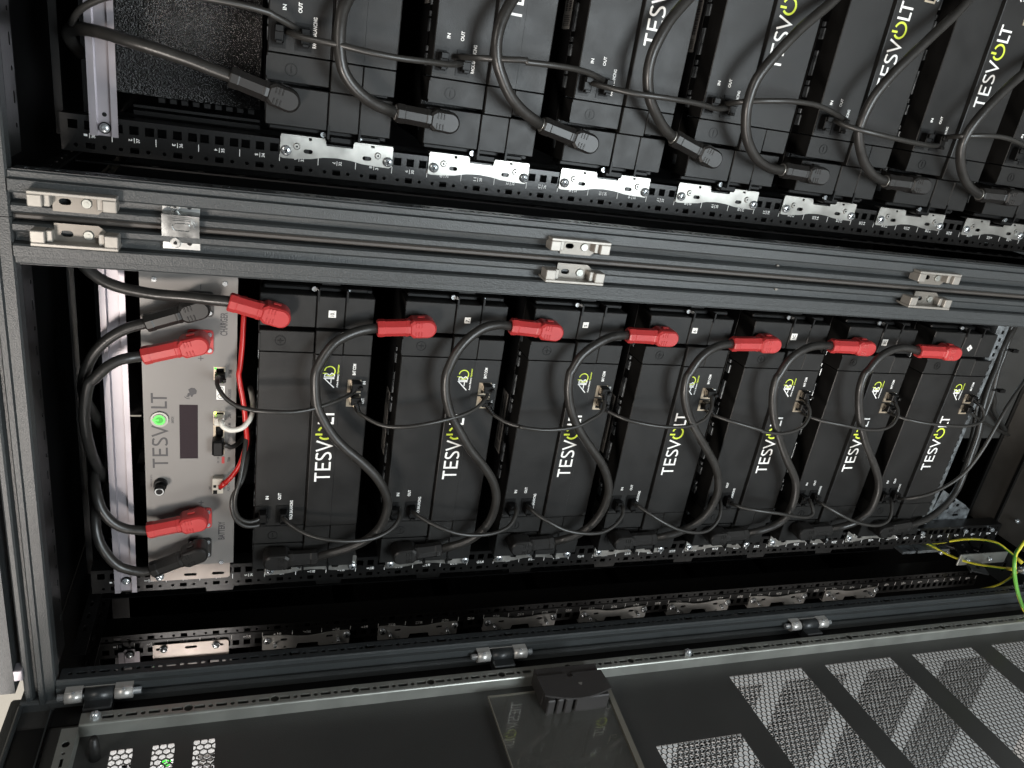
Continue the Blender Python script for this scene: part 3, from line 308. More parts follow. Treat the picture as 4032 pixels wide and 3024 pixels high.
EARTH=[[(-285.6,40,-1547.3),(-285.3,31.5,-1550.4),(-285,22.1,-1553.6),(-285,10.4,-1557.4),(-284.5,-2.9,-1561.5),(-282.8,-17.6,-1565.7),(-279.9,-32.8,-1569.7),(-275.7,-46.8,-1572.8),(-269.9,-61.3,-1575.3),(-261.6,-78.1,-1577.3),(-252.7,-94.6,-1578.4),(-245.2,-107.8,-1578.8),(-238.1,-120,-1578.7)],[(-290.4,40,-1563.8),(-285.2,31.4,-1566.5),(-279.6,23,-1568.8),(-272.9,15.6,-1569.7),(-264.5,6.9,-1570.3),(-252.7,-6,-1571.3),(-240.7,-19.8,-1572.3),(-231.6,-31.6,-1573.4),(-223.9,-43.2,-1574.9),(-216.8,-55.9,-1576.9),(-211.3,-67.7,-1578.8),(-208.1,-76.7,-1580.3),(-206.8,-84.5,-1581.8),(-207.2,-92.3,-1582.9),(-208.5,-100.5,-1583.7),(-209.9,-110,-1584.5),(-211.5,-120,-1585.1)],[(-375.4,-20,-1635.5),(-364.7,-32.4,-1636.1),(-353.8,-44.5,-1636.2),(-342.4,-55.8,-1635.2),(-330.3,-67,-1633.4),(-317,-78.7,-1630.5),(-302.5,-90.2,-1626.2),(-285.2,-102.1,-1618.9),(-269.6,-112.1,-1611.3),(-261.5,-116.9,-1606.7),(-255.6,-120,-1602.7)],[(-118.7,-170,-1526.4),(-94.5,-214.5,-1443.3),(-87.4,-234.8,-1402.3),(-85.9,-244.7,-1383.4),(-86.1,-251.2,-1371.8),(-86.5,-256.8,-1360.8),(-88,-261.7,-1352.3),(-91.3,-266.3,-1346.9),(-96.3,-270.5,-1343.8),(-103.5,-273.9,-1343.5),(-112.7,-275.6,-1346.8),(-123.2,-275.6,-1353.6),(-135.7,-273.8,-1364.2),(-150.8,-269.9,-1379.5),(-168.6,-263.6,-1399.7),(-189.7,-254.5,-1426.1),(-213.5,-242.6,-1457.9),(-238,-228.5,-1493.4),(-276.5,-200,-1554.4)]]
BUNDLE=[[(196.6,60,-1568.5),(188,58.7,-1566),(178.8,57.2,-1563.8),(167.6,55.6,-1563.1),(156.2,53.9,-1562.6),(146.7,52.5,-1561.5),(137,51,-1560),(125.7,49.3,-1557.8),(112.9,47.4,-1555.9),(98.2,45.3,-1555.6),(82.6,43.1,-1555.8),(67.7,41,-1556.1),(51.9,38.8,-1555.8),(32.6,36,-1552.8),(13.5,33.2,-1550.2),(-1.2,31.2,-1551),(-15.4,29.3,-1552.6),(-32.4,27,-1553.8),(-49.7,24.6,-1553.7),(-65.9,22.3,-1550.1),(-81.7,20,-1545.3)],[(193.4,60,-1578.3),(181.7,58.2,-1574.6),(170.7,56.5,-1571.4),(162.3,55.2,-1569.7),(153.9,54,-1568.7),(143,52.4,-1568.2),(131.1,50.7,-1567.6),(119.5,49,-1565.4),(106.9,47.1,-1563.6),(92,45.1,-1564.2),(76.4,42.9,-1565.3),(61.5,40.8,-1565.7),(45.5,38.6,-1565.3),(26.2,35.8,-1562.4),(7,33.1,-1559.9),(-7.7,31.2,-1560.9),(-22.1,29.2,-1562.4),(-40.6,26.7,-1562.5),(-59.2,24.2,-1561.3),(-74.5,22.1,-1557.9),(-88.8,20,-1553.7)],[(192.2,66,-1571.6),(183.8,64.7,-1569.9),(174.3,63.3,-1568.5),(160.9,61.3,-1568.4),(146.8,59.3,-1567.4),(134.4,57.3,-1562.2),(122.5,55.3,-1556.6),(110.7,53.6,-1554),(98.1,51.7,-1552.5),(83.7,49.6,-1551.9),(67.5,47.3,-1550.7),(48.9,44.5,-1545.6),(29.3,41.6,-1541.6),(10.6,39.1,-1544.5),(-8.3,36.5,-1548.8),(-27.3,34,-1550.7),(-46.5,31.4,-1551.2),(-65.7,28.7,-1549.5),(-85.1,26,-1546.9)],[(58.1,55,-1582),(43.3,57.2,-1595.3),(29.8,59.2,-1606.6),(21.4,60.5,-1610.2),(14,61.6,-1614.3),(3.8,63.2,-1626.6),(-8.3,65.1,-1643.5),(-22.9,67.5,-1663.8),(-38.8,70,-1686)]]
RED_B=[(195.7,-169.2,177.3,-239.9),(171.1,-345.2,176.4,-420.4),(182.3,-521.3,177.7,-595.8),(177.7,-695.9,177.4,-774.1),(171.6,-869.9,175,-952.2),(176,-1049.9,176.1,-1131.4),(174.3,-1226.6,174.3,-1312.7)]
BLK_B=[(-174.3,-290.2,-175,-217.5),(-170.8,-468.5,-177.6,-395.9),(-168.1,-646.8,-172.3,-574.8),(-170.5,-826.4,-172.5,-749.1),(-170.7,-1003.6,-174.5,-927),(-170.1,-1179.1,-173.2,-1106.4),(-170.4,-1362.3,-179.4,-1287.1)]
BLK_A=[(443.6,-167.7,424.8,-239.8),(430.7,-344.6,427,-418.2),(439.3,-520.5,423.1,-595.4),(446.4,-699,424,-771.8),(425.5,-874,424.1,-946.6),(429.1,-1050.7,430,-1126.9),(428.7,-1231.9,431,-1311.8)]
CH_PLUGS=[(156.2,-77.4,182.8,-148.4),(114.4,-72.9,136.1,-147.8),(-134.2,-72,-118.8,-146.8),(-198.1,-75,-167.6,-146.1)]
U = 44.45
PITCH = 602.5
ZB = -1700.0       # bottom of the cabinet opening
# ---------------------------------------------------------------- the setting
b = MB().box(-6000, 6000, -5000, 3000, -1905, -1900); struct(b.build('floor', 'floor'))
b = MB().box(-6000, 6000, 905, 925, -1899, 1600); struct(b.build('wall', 'wall'))
# the two neighbouring cabinets and their bayed front frames
def vpost(mb, x, s, z0, z1, dy=0.0):
    """front post section: inner edge at x, growing outwards by s (+1 / -1)"""
    o = [(0,-163.5),(0,-165.5),(1.8,-167.5),(7.2,-167.5),(8.6,-171.5),(18.8,-171.8),(20.6,-170),(21.4,-160.5),(29,-159),(31,-165.5),(33,-167.5),(38,-167.5),(39.8,-165),(40.4,-148),(38.6,-148),(37.6,-163.5),(33,-164.5),(30.5,-156.5),(19.4,-157.5),(18.4,-168.5),(9.6,-168.5),(8,-164.8)]
    mb.prism([(x+s*a, y+dy) for a, y in o], [], z0, z1, 'xy')
def hheader(mb, z, s, x0, x1, dy=0.0):
    o = [(0,-150),(0,-165.5),(1.8,-167.7),(11.5,-167.7),(12.8,-171),(17.5,-171.2),(19,-169),(19.8,-160.5),(24,-160),(26,-166),(28,-167.5),(32,-167.5),(34,-165),(34.6,-148),(3,-148),(3,-150)]
    mb.prism([(y+dy, z+s*a) for a, y in o], [], x0, x1, 'yz')
def slot_flange(x, s, z0, z1, off):
    """inner return of the front post: a strip in the YZ plane punched every 25 mm with holes and slots"""
    H = []; z = z0 - off; k = 0
    while z > z1+10:
        sw = lambda L_: [(q[1], q[0]) for q in L_]
        if k % 2 == 0: H.append((z, sw(circ(z, -156.5, 2.9, 8))))
        elif (k//2) % 4 == 2: H.append((z, sw(slot(z, -156.5, 7.4, 3.3, 4))))
        else: H.append((z, sw(slot(z, -156.5, 6.4, 2.1, 3))))
        z -= 12.5; k += 1
    mb = MB(); punched(mb, -165.6, -147, z1, z0, H, x-s*0.3, x+s*1.6, 'yz')
    return mb
def rail_front(s):
    """19 inch rail: square holes, label strip and an outer strip with square and round holes (s=-1 left, +1 right)"""
    H = []
    for u in range(38):
        for d in (6.35, 22.225, 38.1):
            z = -(u*U+d); H.append((z, rect(*sorted((s*228.8, s*238.2)), z-4.7, z+4.7)))
    mb = MB(); punched(mb, *sorted((s*223, s*250)), -1695, 6, H, 0, 2, 'xz')
    H = []
    for u in range(38):
        z = -(u+.5)*U; H.append((z, rect(*sorted((s*252.3, s*258.6)), z-4.6, z+4.6)))
        H.append((z+14, circ(s*255.5, z+14, 2.2, 8))); H.append((z-14, circ(s*255.5, z-14, 2.2, 8)))
    punched(mb, *sorted((s*250.6, s*260.5)), -1695, 6, H, 1.2, 3.2, 'xz')
    mb.box(s*250, s*251, 0, 3, -1695, 6)
    mb.box(s*223, s*225, 2, 26, -1695, 6)
    mb.box(s*260.5, s*262.5, 1.2, 40, -1695, 6)
    return mb
def unit_marks(s):
    mb = MB()
    for u in range(38):
        z = -(u+.5)*U
        mb.box(*sorted((s*241.5, s*246.8)), -0.25, 0, z-0.35, z+0.35)
        mb.box(*sorted((s*240.5, s*248.5)), -0.25, 0, -(u+1)*U-0.35, -(u+1)*U+0.35)
        xa = min(s*241.3, s*246.3)
        text(mb, str(u+1), xa + (1.2 if u < 9 else 0), z+2.0, 3.6, 2.4 if u < 9 else 4.6, -0.25, rot=180)
        text(mb, str(38-u), xa + (1.2 if 38-u < 10 else 0), z-5.6, 3.6, 2.4 if 38-u < 10 else 4.6, -0.25)
    return mb
def keeper(zt, flip):
    """die-cast latch keeper; local X grows towards its base plate, Z runs down from 0 to -73"""
    s = -1 if flip else 1
    body = MB()
    body.box(0, 3.2, -21, -3, -73, 0, bev=.6)
    for z0, z1 in ((-12, 0), (-73, -61)): body.box(3.2, 14.5, -21, -3, z0, z1, bev=.8)
    for z0, z1 in ((-17.5, -12), (-61, -55.5)): body.box(3.2, 14.5, -16, -3, z0, z1, bev=.8)
    body.box(0.5, 3.2, -3, 6, -73, 0)
    plate = MB(); plate.prism([(2.5,-17.5),(20,-17.5),(20,-55),(15,-61),(2.5,-61)], [slot(10.5,-28,3,5.2), circ(10.5,-44,3)], -7, -5)
    screw = MB().cyl((10.5,-6.5,-46),(10.5,-9.0,-46),4.9,4.0,16).cyl((10.5,-9.0,-46),(10.5,-9.4,-46),1.8,1.8,6)
    if flip:
        for mb in (body, plate, screw): mb.v = [(-q[0], q[1], q[2]) for q in mb.v]
    return body, plate, screw
def hinge_parts(z, parent, frame=True):
    h = MB()
    for a in (14, 57-22+3): pass
    ax, ay = -273, -177.5
    zz = [(6,-13),(-48,-68)]
    for za, zb in zz:
        h.cyl((ax,ay,z+za),(ax,ay,z+zb),8.2,8.2,14); h.box(ax-3,ax+8,ay-2,ay+10,z+zb,z+za)
    h.box(ax+5.5,ax+7.5,ay+6,ay+9,z-68,z+6)
    o = h.build('hinge', 'hinge', parent)
    p = MB().cyl((ax,ay,z+14),(ax,ay,z-77),4.2,4.2,12)
    for za, zb in zz: p.cyl((ax+7.4,ay-3,z+(za+zb)/2),(ax+8.4,ay-3.4,z+(za+zb)/2),1.8,1.8,8)
    p.build('pin', 'chrome', o)
    k = MB().cyl((ax,ay,z-15.5),(ax,ay,z-46.5),8.6,8.6,16); k.box(ax-14,ax-1,ay-22,ay-7,z-46.5,z-15.5,bev=1.5); k.box(ax-16,ax-13,ay-28,ay-2,z-46.5,z-15.5)
    k.build('hinge_leaf', 'powder_smooth', parent)
def hex_web(x0, x1, z0, z1, a=8.33, wweb=0.62):
    """hexagonal punching between x0..x1 and z0..z1 as ring cells, returned as flat 2D bmesh (x,z)"""
    bm = bmesh.new(); R0 = a/sqrt(3); r1 = R0 - wweb*1.1; j = 0; z = z0 - a; dx = 1.5*R0
    x = x0 - R0; j = 0
    while x < x1+R0:
        z = z0 - a + (a/2 if j % 2 else 0)
        while z < z1 + a:
            o = [bm.verts.new(((x+R0*cos(pi/3*i)), 0, (z+R0*sin(pi/3*i)))) for i in range(6)]
            q = [bm.verts.new(((x+r1*cos(pi/3*i)), 0, (z+r1*sin(pi/3*i)))) for i in range(6)]
            for i in range(6): bm.faces.new((o[i], o[(i+1)%6], q[(i+1)%6], q[i]))
            z += a
        x += dx; j += 1
    bmesh.ops.remove_doubles(bm, verts=bm.verts, dist=0.01)
    for co, no in (((x0,0,0),(-1,0,0)),((x1,0,0),(1,0,0)),((0,0,z0),(0,0,-1)),((0,0,z1),(0,0,1))):
        bmesh.ops.bisect_plane(bm, geom=bm.verts[:]+bm.edges[:]+bm.faces[:], plane_co=co, plane_no=no, clear_outer=True, dist=0.001)
    bm.verts.index_update()
    V = [tuple(v.co) for v in bm.verts]; F = [tuple(v.index for v in f.verts) for f in bm.faces]
    E = [(e.verts[0].index, e.verts[1].index) for e in bm.edges if len(e.link_faces) == 1]
    bm.free(); return V, F, E
VENTS = [(250,700,-76.5,-52.5),(250,700,-121,-97),(250,700,-165.5,-141.5),(350,650,-843.5,-710.5),(250,700,-1019.5,-886.5),(250,700,-1196.5,-1063.5),(250,700,-1374,-1241),(250,700,-1551.5,-1418.5)]
def door_parts(parent, map3, mat_panel, mat_web, limit=700):
    """sheet with punched vents. (d,t,z): d from the hinge edge, t depth from the inner face outwards, z"""
    mb = MB(); H = [rect(a, min(b_, limit), c, d) for a, b_, c, d in VENTS]
    t = MB(); t.prism(rect(172, 742, -1745, 58), H, 0, 1.8)
    mb.v = [tuple(Vector(map3(q[0]/K, q[1]/K, q[2]/K))*K) for q in t.v]; mb.f = t.f; mb.mi = t.mi; mb.sm = t.sm
    mb.build('door_panel', mat_panel, parent)
    for a, b_, c, d in VENTS:
        V, F, E = hex_web(a, min(b_, limit), c, d); g = MB(); n = len(V)
        VV = [map3(q[0], 0.1, q[2]) for q in V] + [map3(q[0], 1.6, q[2]) for q in V]
        g.add(VV, F + [tuple(n+i for i in reversed(f)) for f in F] + [(e[0], e[1], n+e[1], n+e[0]) for e in E])
        g.build('vent_grille', mat_web, parent)

def cabinet(xc, label, left_slots, which):
    t = thing('rack_cabinet', label, 'cabinet', 'row of bayed battery cabinets', (xc, 0, 0))
    for s in (-1, 1):
        mb = MB(); vpost(mb, s*257, s, ZB-50, 16.6, 0.0 if s > 0 else 0.4)
        mb.build('front_post', 'powder', t)
        slot_flange(s*257, s, 14, ZB, 10.5 if s < 0 else 4).build('slotted_flange', 'powder_smooth', t)
        r = rail_front(s).build('mounting_rail', 'black_paint', t); unit_marks(s).build('unit_marks', 'ink_white', r)
        # rear posts and depth struts in the dark behind the rails
        mb = MB()
        mb.prism(rect(*sorted((s*262, s*292)), ZB, 10), [], 420, 422)
        H = [[(q[1], q[0]) for q in (circ(-30-25*k_, 0, 2.2, 6) if k_ % 2 else slot(-30-25*k_, 0, 6, 2, 3))] for k_ in range(64)]
        for y in (70, 430, 560): mb.prism(rect(y-9, y+9, ZB, 5), [[(a+y, b_) for a, b_ in h] for h in H], s*282, s*284, 'yz')
        mb.build('rear_post', 'inside', t)
        for k_ in range(10 if s < 0 and which == 'B' else 0):
            z = -158.5 - k_*159; mb = MB(); mb.prism([(-262.6, z+22), (-286, z+17), (-286, z-20), (-262.6, z-24)], [rect(-274, -266, z+8, z+12), rect(-276, -267, z-10, z+0)], 22, 23.5)
            mb.build('rail_bracket', 'black_paint', t)
    mb = MB(); hheader(mb, 17, 1, -300.9, 300.9); mb.build('header', 'powder', t)
    mb = MB(); hheader(mb, ZB, -1, -300.9, 300.9, 0.6); mb.build('sill', 'powder', t)
    mb = MB().prism([(-266,-171),(262,-171),(262,640),(-266,640)], [], 58.5, 74, 'xy'); mb.build('roof_plate', 'powder', t)
    for x, y in ((-239.5,-165),(239.5,-165)): MB().box(x-7.5,x+7.5,y-7,y+8,49,58.4,bev=.8).build('roof_spacer', 'din', t)
    mb = MB().box(-299,299,640,642,ZB-50,52).box(-299,299,-105,640,47,49).box(-299,299,-100,640,ZB-40,ZB-38)
    if which in ('A', 'C'): mb.box(298 if which == 'A' else -299, 299 if which == 'A' else -298, -105, 640, ZB-50, 50)
    mb.build('shell_panel', 'inside', t)
    # punched inner face behind the header
    H = [slot(-225+25*k_, -120, 6, 2.2, 3) if k_ % 2 else circ(-225+25*k_, -120, 2.6, 8) for k_ in range(19)]
    MB().prism(rect(-250, 250, -148, -112), H, 17.3, 18.6, 'xy').build('header_flange', 'black_paint', t)
    # inner depth beam at the top with its slots
    mb = MB(); 
    for s in (-1, 1):
        H = [slot(-60+25*k_, 5, 6, 2.0, 3) for k_ in range(18)]
        mb.prism(rect(-110, 600, -4, 12), H, s*270, s*272, 'yz')
    mb.box(-250, 250, 180, 182, -12, 14).box(-250, 250, 30, 33, 8, 16)
    mb.build('depth_beam', 'black_paint', t)
    return t
cabA = cabinet(PITCH, 'dark grey open battery cabinet along the top of the photo, black plugs only', 10, 'A')
cabB = cabinet(0, 'dark grey open battery cabinet in the middle, with beige controller and red plugs', 10, 'B')
cabC = cabinet(-PITCH, 'closed dark grey cabinet seen through the gap and vents of the open door', 10, 'C')
# latch keepers: right post of the middle cabinet, left post of the upper one
for zt in (-0.5, -509.5, -1042):
    for par, flip, x in ((cabB, False, 279.8), (cabA, True, -271.6)):
        bo, pl, scw = keeper(zt, flip)
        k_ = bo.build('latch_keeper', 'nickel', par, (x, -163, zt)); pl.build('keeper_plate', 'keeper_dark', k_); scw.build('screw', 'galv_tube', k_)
for z in (-830, ):
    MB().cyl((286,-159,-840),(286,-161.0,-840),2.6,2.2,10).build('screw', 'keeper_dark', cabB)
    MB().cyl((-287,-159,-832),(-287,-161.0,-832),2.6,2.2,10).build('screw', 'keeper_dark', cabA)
# rubber seal between the bayed frames
o = MB().box(298.4, 304.1, -160, -112, ZB-50, 50, bev=1.6).build('frame_seal', 'rubber')
tag(o, 'brown grey rubber seal strip running in the joint between the two open cabinets', 'seal')
o = MB().box(-304.1, -298.4, -158, -112, ZB-50, 50, bev=1.6).build('frame_seal', 'rubber')
tag(o, 'rubber seal strip in the joint below the lowest slotted post, by the door hinges', 'seal')
# bright baying connector plate
t = thing('baying_connector', 'bright zinc plate with raised slot joining the two cabinet frames', 'bracket')
mb = MB(); o_ = [(282.5,-110.8),(282.5,-144.6),(329,-144.6),(329,-110.8)]
mb.prism([(282.5,-166.5),(295.5,-166.5),(297.5,-178),(318.5,-178),(320.5,-166.5),(329,-166.5),(329,-164.8),(319,-164.8),(317,-176),(299,-176),(297,-164.8),(282.5,-164.8)], [], -144.6, -110.8, 'xy')
mb.build('plate', 'zinc', t)
mb = MB(); mb.prism(slot(308, -129, 9.0, 14.5, 7), [], -178.6, -177.5); mb.prism(slot(308, -129, 7.4, 12.8, 7), [], -179.4, -178.61); mb.prism(slot(308, -129, 3.0, 7.5), [], -180.6, -179.41); mb.prism(slot(308, -129, 5.8, 11.2, 6), [slot(308, -129, 4.0, 8.8, 6)], -180.4, -179.41); mb.build('pressed_slot', 'zinc', t)
for x in (289, 325):
    MB().cyl((x,-166.4,-122),(x,-168.6,-122),5.6 if x < 300 else 4.6,4.6 if x < 300 else 3.8,18).build('screw', 'zinc', t)
    MB().cyl((x,-168.6,-122),(x,-169.0,-122),1.9,1.9,6).cyl((x,-166.4,-135),(x,-166.9,-135),2.3,2.3,12).build('screw_socket', 'plastic_dark', t)

# ---------------------------------------------------------------- doors
t = thing('cabinet_door', 'dark grey perforated cabinet door swung fully open along the bottom of the photo', 'door')
door_parts(t, lambda d, tt, z: (-290.5-tt, -d, z), 'door', 'door', 560)
mb = MB(); mb.prism([(-292.3,-178),(-292.3,-156),(-290,-152.5),(-286.5,-151.5),(-284.5,-153),(-284,-166.5),(-285.5,-169),(-288,-170),(-290.5,-178)], [], -1745, 56, 'xy')
mb.prism([(-156,56),(-742,56),(-742,66),(-739,68),(-159,68),(-156,66)], [], -300, -290.5, 'yz')
mb.box(-290.4,-283,-742,-172,52,57,bev=2); mb.box(-290.4,-286,-740,-180,20,21.5)
mb.build('door_edge', 'powder', t)
MB().box(-290.4,-288.5,-206.5,-178,-1740,17.8).box(-290.4,-288.5,-740,-206.7,17.9,50).build('foam_gasket', 'plastic_dark', t)
def punched_tube(y0, y1, z0, z1, zs=-20.0, n=70):
    yc = (y0+y1)/2; H = []; z = -33.3; k_ = 0
    while z > z1+10 and len(H) < 130:
        if k_ % 2 == 0: H.append([(q[1], q[0]) for q in circ(z, yc, 2.2 if (k_//2) % 1 == 0 else 2.2, 8)])
        elif (k_//2) % 4 == 3: pass
        else: H.append([(q[1], q[0]) for q in rect(z-6, z+6, yc-1.7, yc+1.7)])
        if (k_ % 8) == 0 and k_: H[-1] = [(q[1], q[0]) for q in circ(z, yc, 4.6, 12)]
        z -= 12.5; k_ += 1
    # alternate pattern: slots at every 25 mm, round holes between
    H = []; k_ = 0
    z = -45.8
    while z > z1+12:
        H.append((z, [(q[1], q[0]) for q in rect(z-6.2, z+6.2, yc-2.5, yc+2.5)]))
        big = (k_ % 4) == 3
        H.append((z-12.5, [(q[1], q[0]) for q in circ(z-12.5, yc, 5.2 if big else 2.8, 12)]))
        z -= 25; k_ += 1
    mb = MB(); punched(mb, y0+2, y1, z1, z0, H, -272, -273.6, 'yz')
    mb.box(-290.4, -273.6, y1-1.5, y1, z1, z0); mb.prism([(-290.4,y0),(-274,y0),(-272.6,y0+.6),(-272,y0+2),(-273.6,y0+2),(-274,y0+1.5),(-290.4,y0+1.5)], [], z1, z0, 'xy')
    return mb
punched_tube(-224.6, -206.8, -16.6, -1700).build('door_tube', 'galv_tube', t)
mb = MB(); H = []
for k_ in range(18):
    y = -250-25*k_; H.append(slot(y, -8.5, 4.6, 4.0) if k_ % 4 == 0 else rect(y-6, y+6, -10.2, -6.8)); H.append(circ(y-12.5, -8.5, 2.0, 8))
mb.prism(rect(-735, -227, -17, 0), H, -272, -273.6, 'yz'); mb.box(-290.4,-273.6,-735,-227,-1.5,0).box(-290.4,-273.6,-735,-227,-17,-15.5)
mb.build('door_tube', 'galv_tube', t)
for z in (-32.5, -829):
    MB().cyl((-272,-215.5,z),(-266,-215.5,z),5.6,5.6,6,smooth=False).dome((-266,-215.5,z),(1,0,0),4.4,3).build('cap_nut', 'chrome', t)
MB().cyl((-290,-258,-38),(-262,-258,-38),6.2,5.6,16).dome((-262,-258,-38),(1,0,0),5.6,5).build('stop_buffer', 'plastic', t)
for z in (0, -513.5, -1049): hinge_parts(z, t)
# closed door of the neighbouring cabinet; its hinge edge is at its left
t2 = thing('cabinet_door', 'closed light catching perforated door seen through the vents of the open door', 'door', None)
XC = -PITCH
door_parts(t2, lambda d, tt, z: (XC+298-(d-172)*1.0+0.0, -188.2-tt, z) , 'door_out', 'door_out', 700)
mb = MB().box(XC-298, XC+298, -186, -176, 54, 60).box(XC+294, XC+298, -186, -176, -1745, 54); mb.build('door_edge', 'door_out', t2)

# ---------------------------------------------------------------- brochure clip and acrylic pane on the open door
t = thing('document_clip', 'brown grey plastic clip hung on the punched tube of the open door', 'clip')
arc_ = [(-273, -573.5)] + []
top = [(-243,-573)] + [(-243,-616)] + [(-249-3.5*sin(pi*k_/6), -620+4*cos(pi*k_/6)) for k_ in range(0)] + [(-250,-617),(-250,-624),(-243,-625)] + [(-243,-669)]
for k_ in range(9):
    z = -671 + k_*(97.0/8); top.append((-277-11*sin(pi*k_/8), z))
mb = MB(); mb.prism([(a, b_) for a, b_ in top], [], -255, -258, 'yz'); mb.build('clip_cover', 'clip', t)
mb = MB()
mb.box(-284,-258,-268,-226,-667,-575,bev=1.5)
for z0, z1 in ((-588,-577),(-600,-591),(-614,-603),(-667,-618)): mb.box(-286,-260,-284,-267,z0,z1,bev=1.5)
mb.build('clip_body', 'clip', t)
MB().prism([(-262,-633),(-262,-627),(-265,-628),(-266,-631)], [], -254.7, -255, 'yz').build('mark', 'alu_paint', t)
t = thing('acrylic_pane', 'clear acrylic pane leaning on the door below the brown grey clip', 'pane')
mb = MB(); mb.prism([(-243,-508.5),(-243,-584.5),(-256,-676.5),(-450,-660),(-450,-508.5)], [], -284.8, -281.8, 'yz'); mb.build('pane', 'acrylic', t)
mb = MB(); mb.box(-284.9,-281.7,-450,-243,-508.4,-507.2).box(-284.9,-281.7,-242.9,-242,-585,-507.2)
mb.prism([(-257,-676.8),(-450,-660.3),(-450,-668),(-257,-684)], [], -285, -279.5, 'yz')
mb.build('pane_edge', 'acrylic_edge', t)

# ---------------------------------------------------------------- DIN rails across the cabinets
def din(xc, x0, x1, label, holes):
    t = thing('din_rail', label, 'rail', 'zinc rails above the batteries', (xc, 0, 0))
    mb = MB(); prof = [(-8,-24.3),(-8,-30.5),(-2.5,-31.5),(-2.5,-45.5),(-8,-46.5),(-8,-52.2),(-9.2,-52.2),(-9.2,-45.8),(-3.7,-44.8),(-3.7,-32.2),(-9.2,-31.2),(-9.2,-24.3)]
    mb.prism(prof, [], x0, x1, 'yz'); mb.build('profile', 'din', t)
    for x in holes:
        MB().cyl((x,-3.7,-38.5),(x,-5.2,-38.5),6.3,6.3,16).build('washer', 'plastic_dark', t)
        s_ = MB().cyl((x,-5.2,-38.5),(x,-7.2,-38.5),5.2,5.2,16); s_.dome((x,-7.2,-38.5),(0,-1,0),5.2,2.2); s_.build('screw', 'chrome', t)
        MB().cyl((x+14,-3.6,-38.5),(x+14,-4.0,-38.5),2.4,2.4,12).build('hole', 'plastic_dark', t)
    return t
din(0, -256, 256, 'iridescent zinc rail crossing beside the beige controller', (-238.5,))
din(PITCH, -242, 244, 'iridescent zinc rail at the top left, crossed by a black plug cable', (-233.5,))
din(-PITCH, 211.5, 240, 'short bright end of a zinc rail low at left, beside the lone ear plate', (232,))
TEXT = text
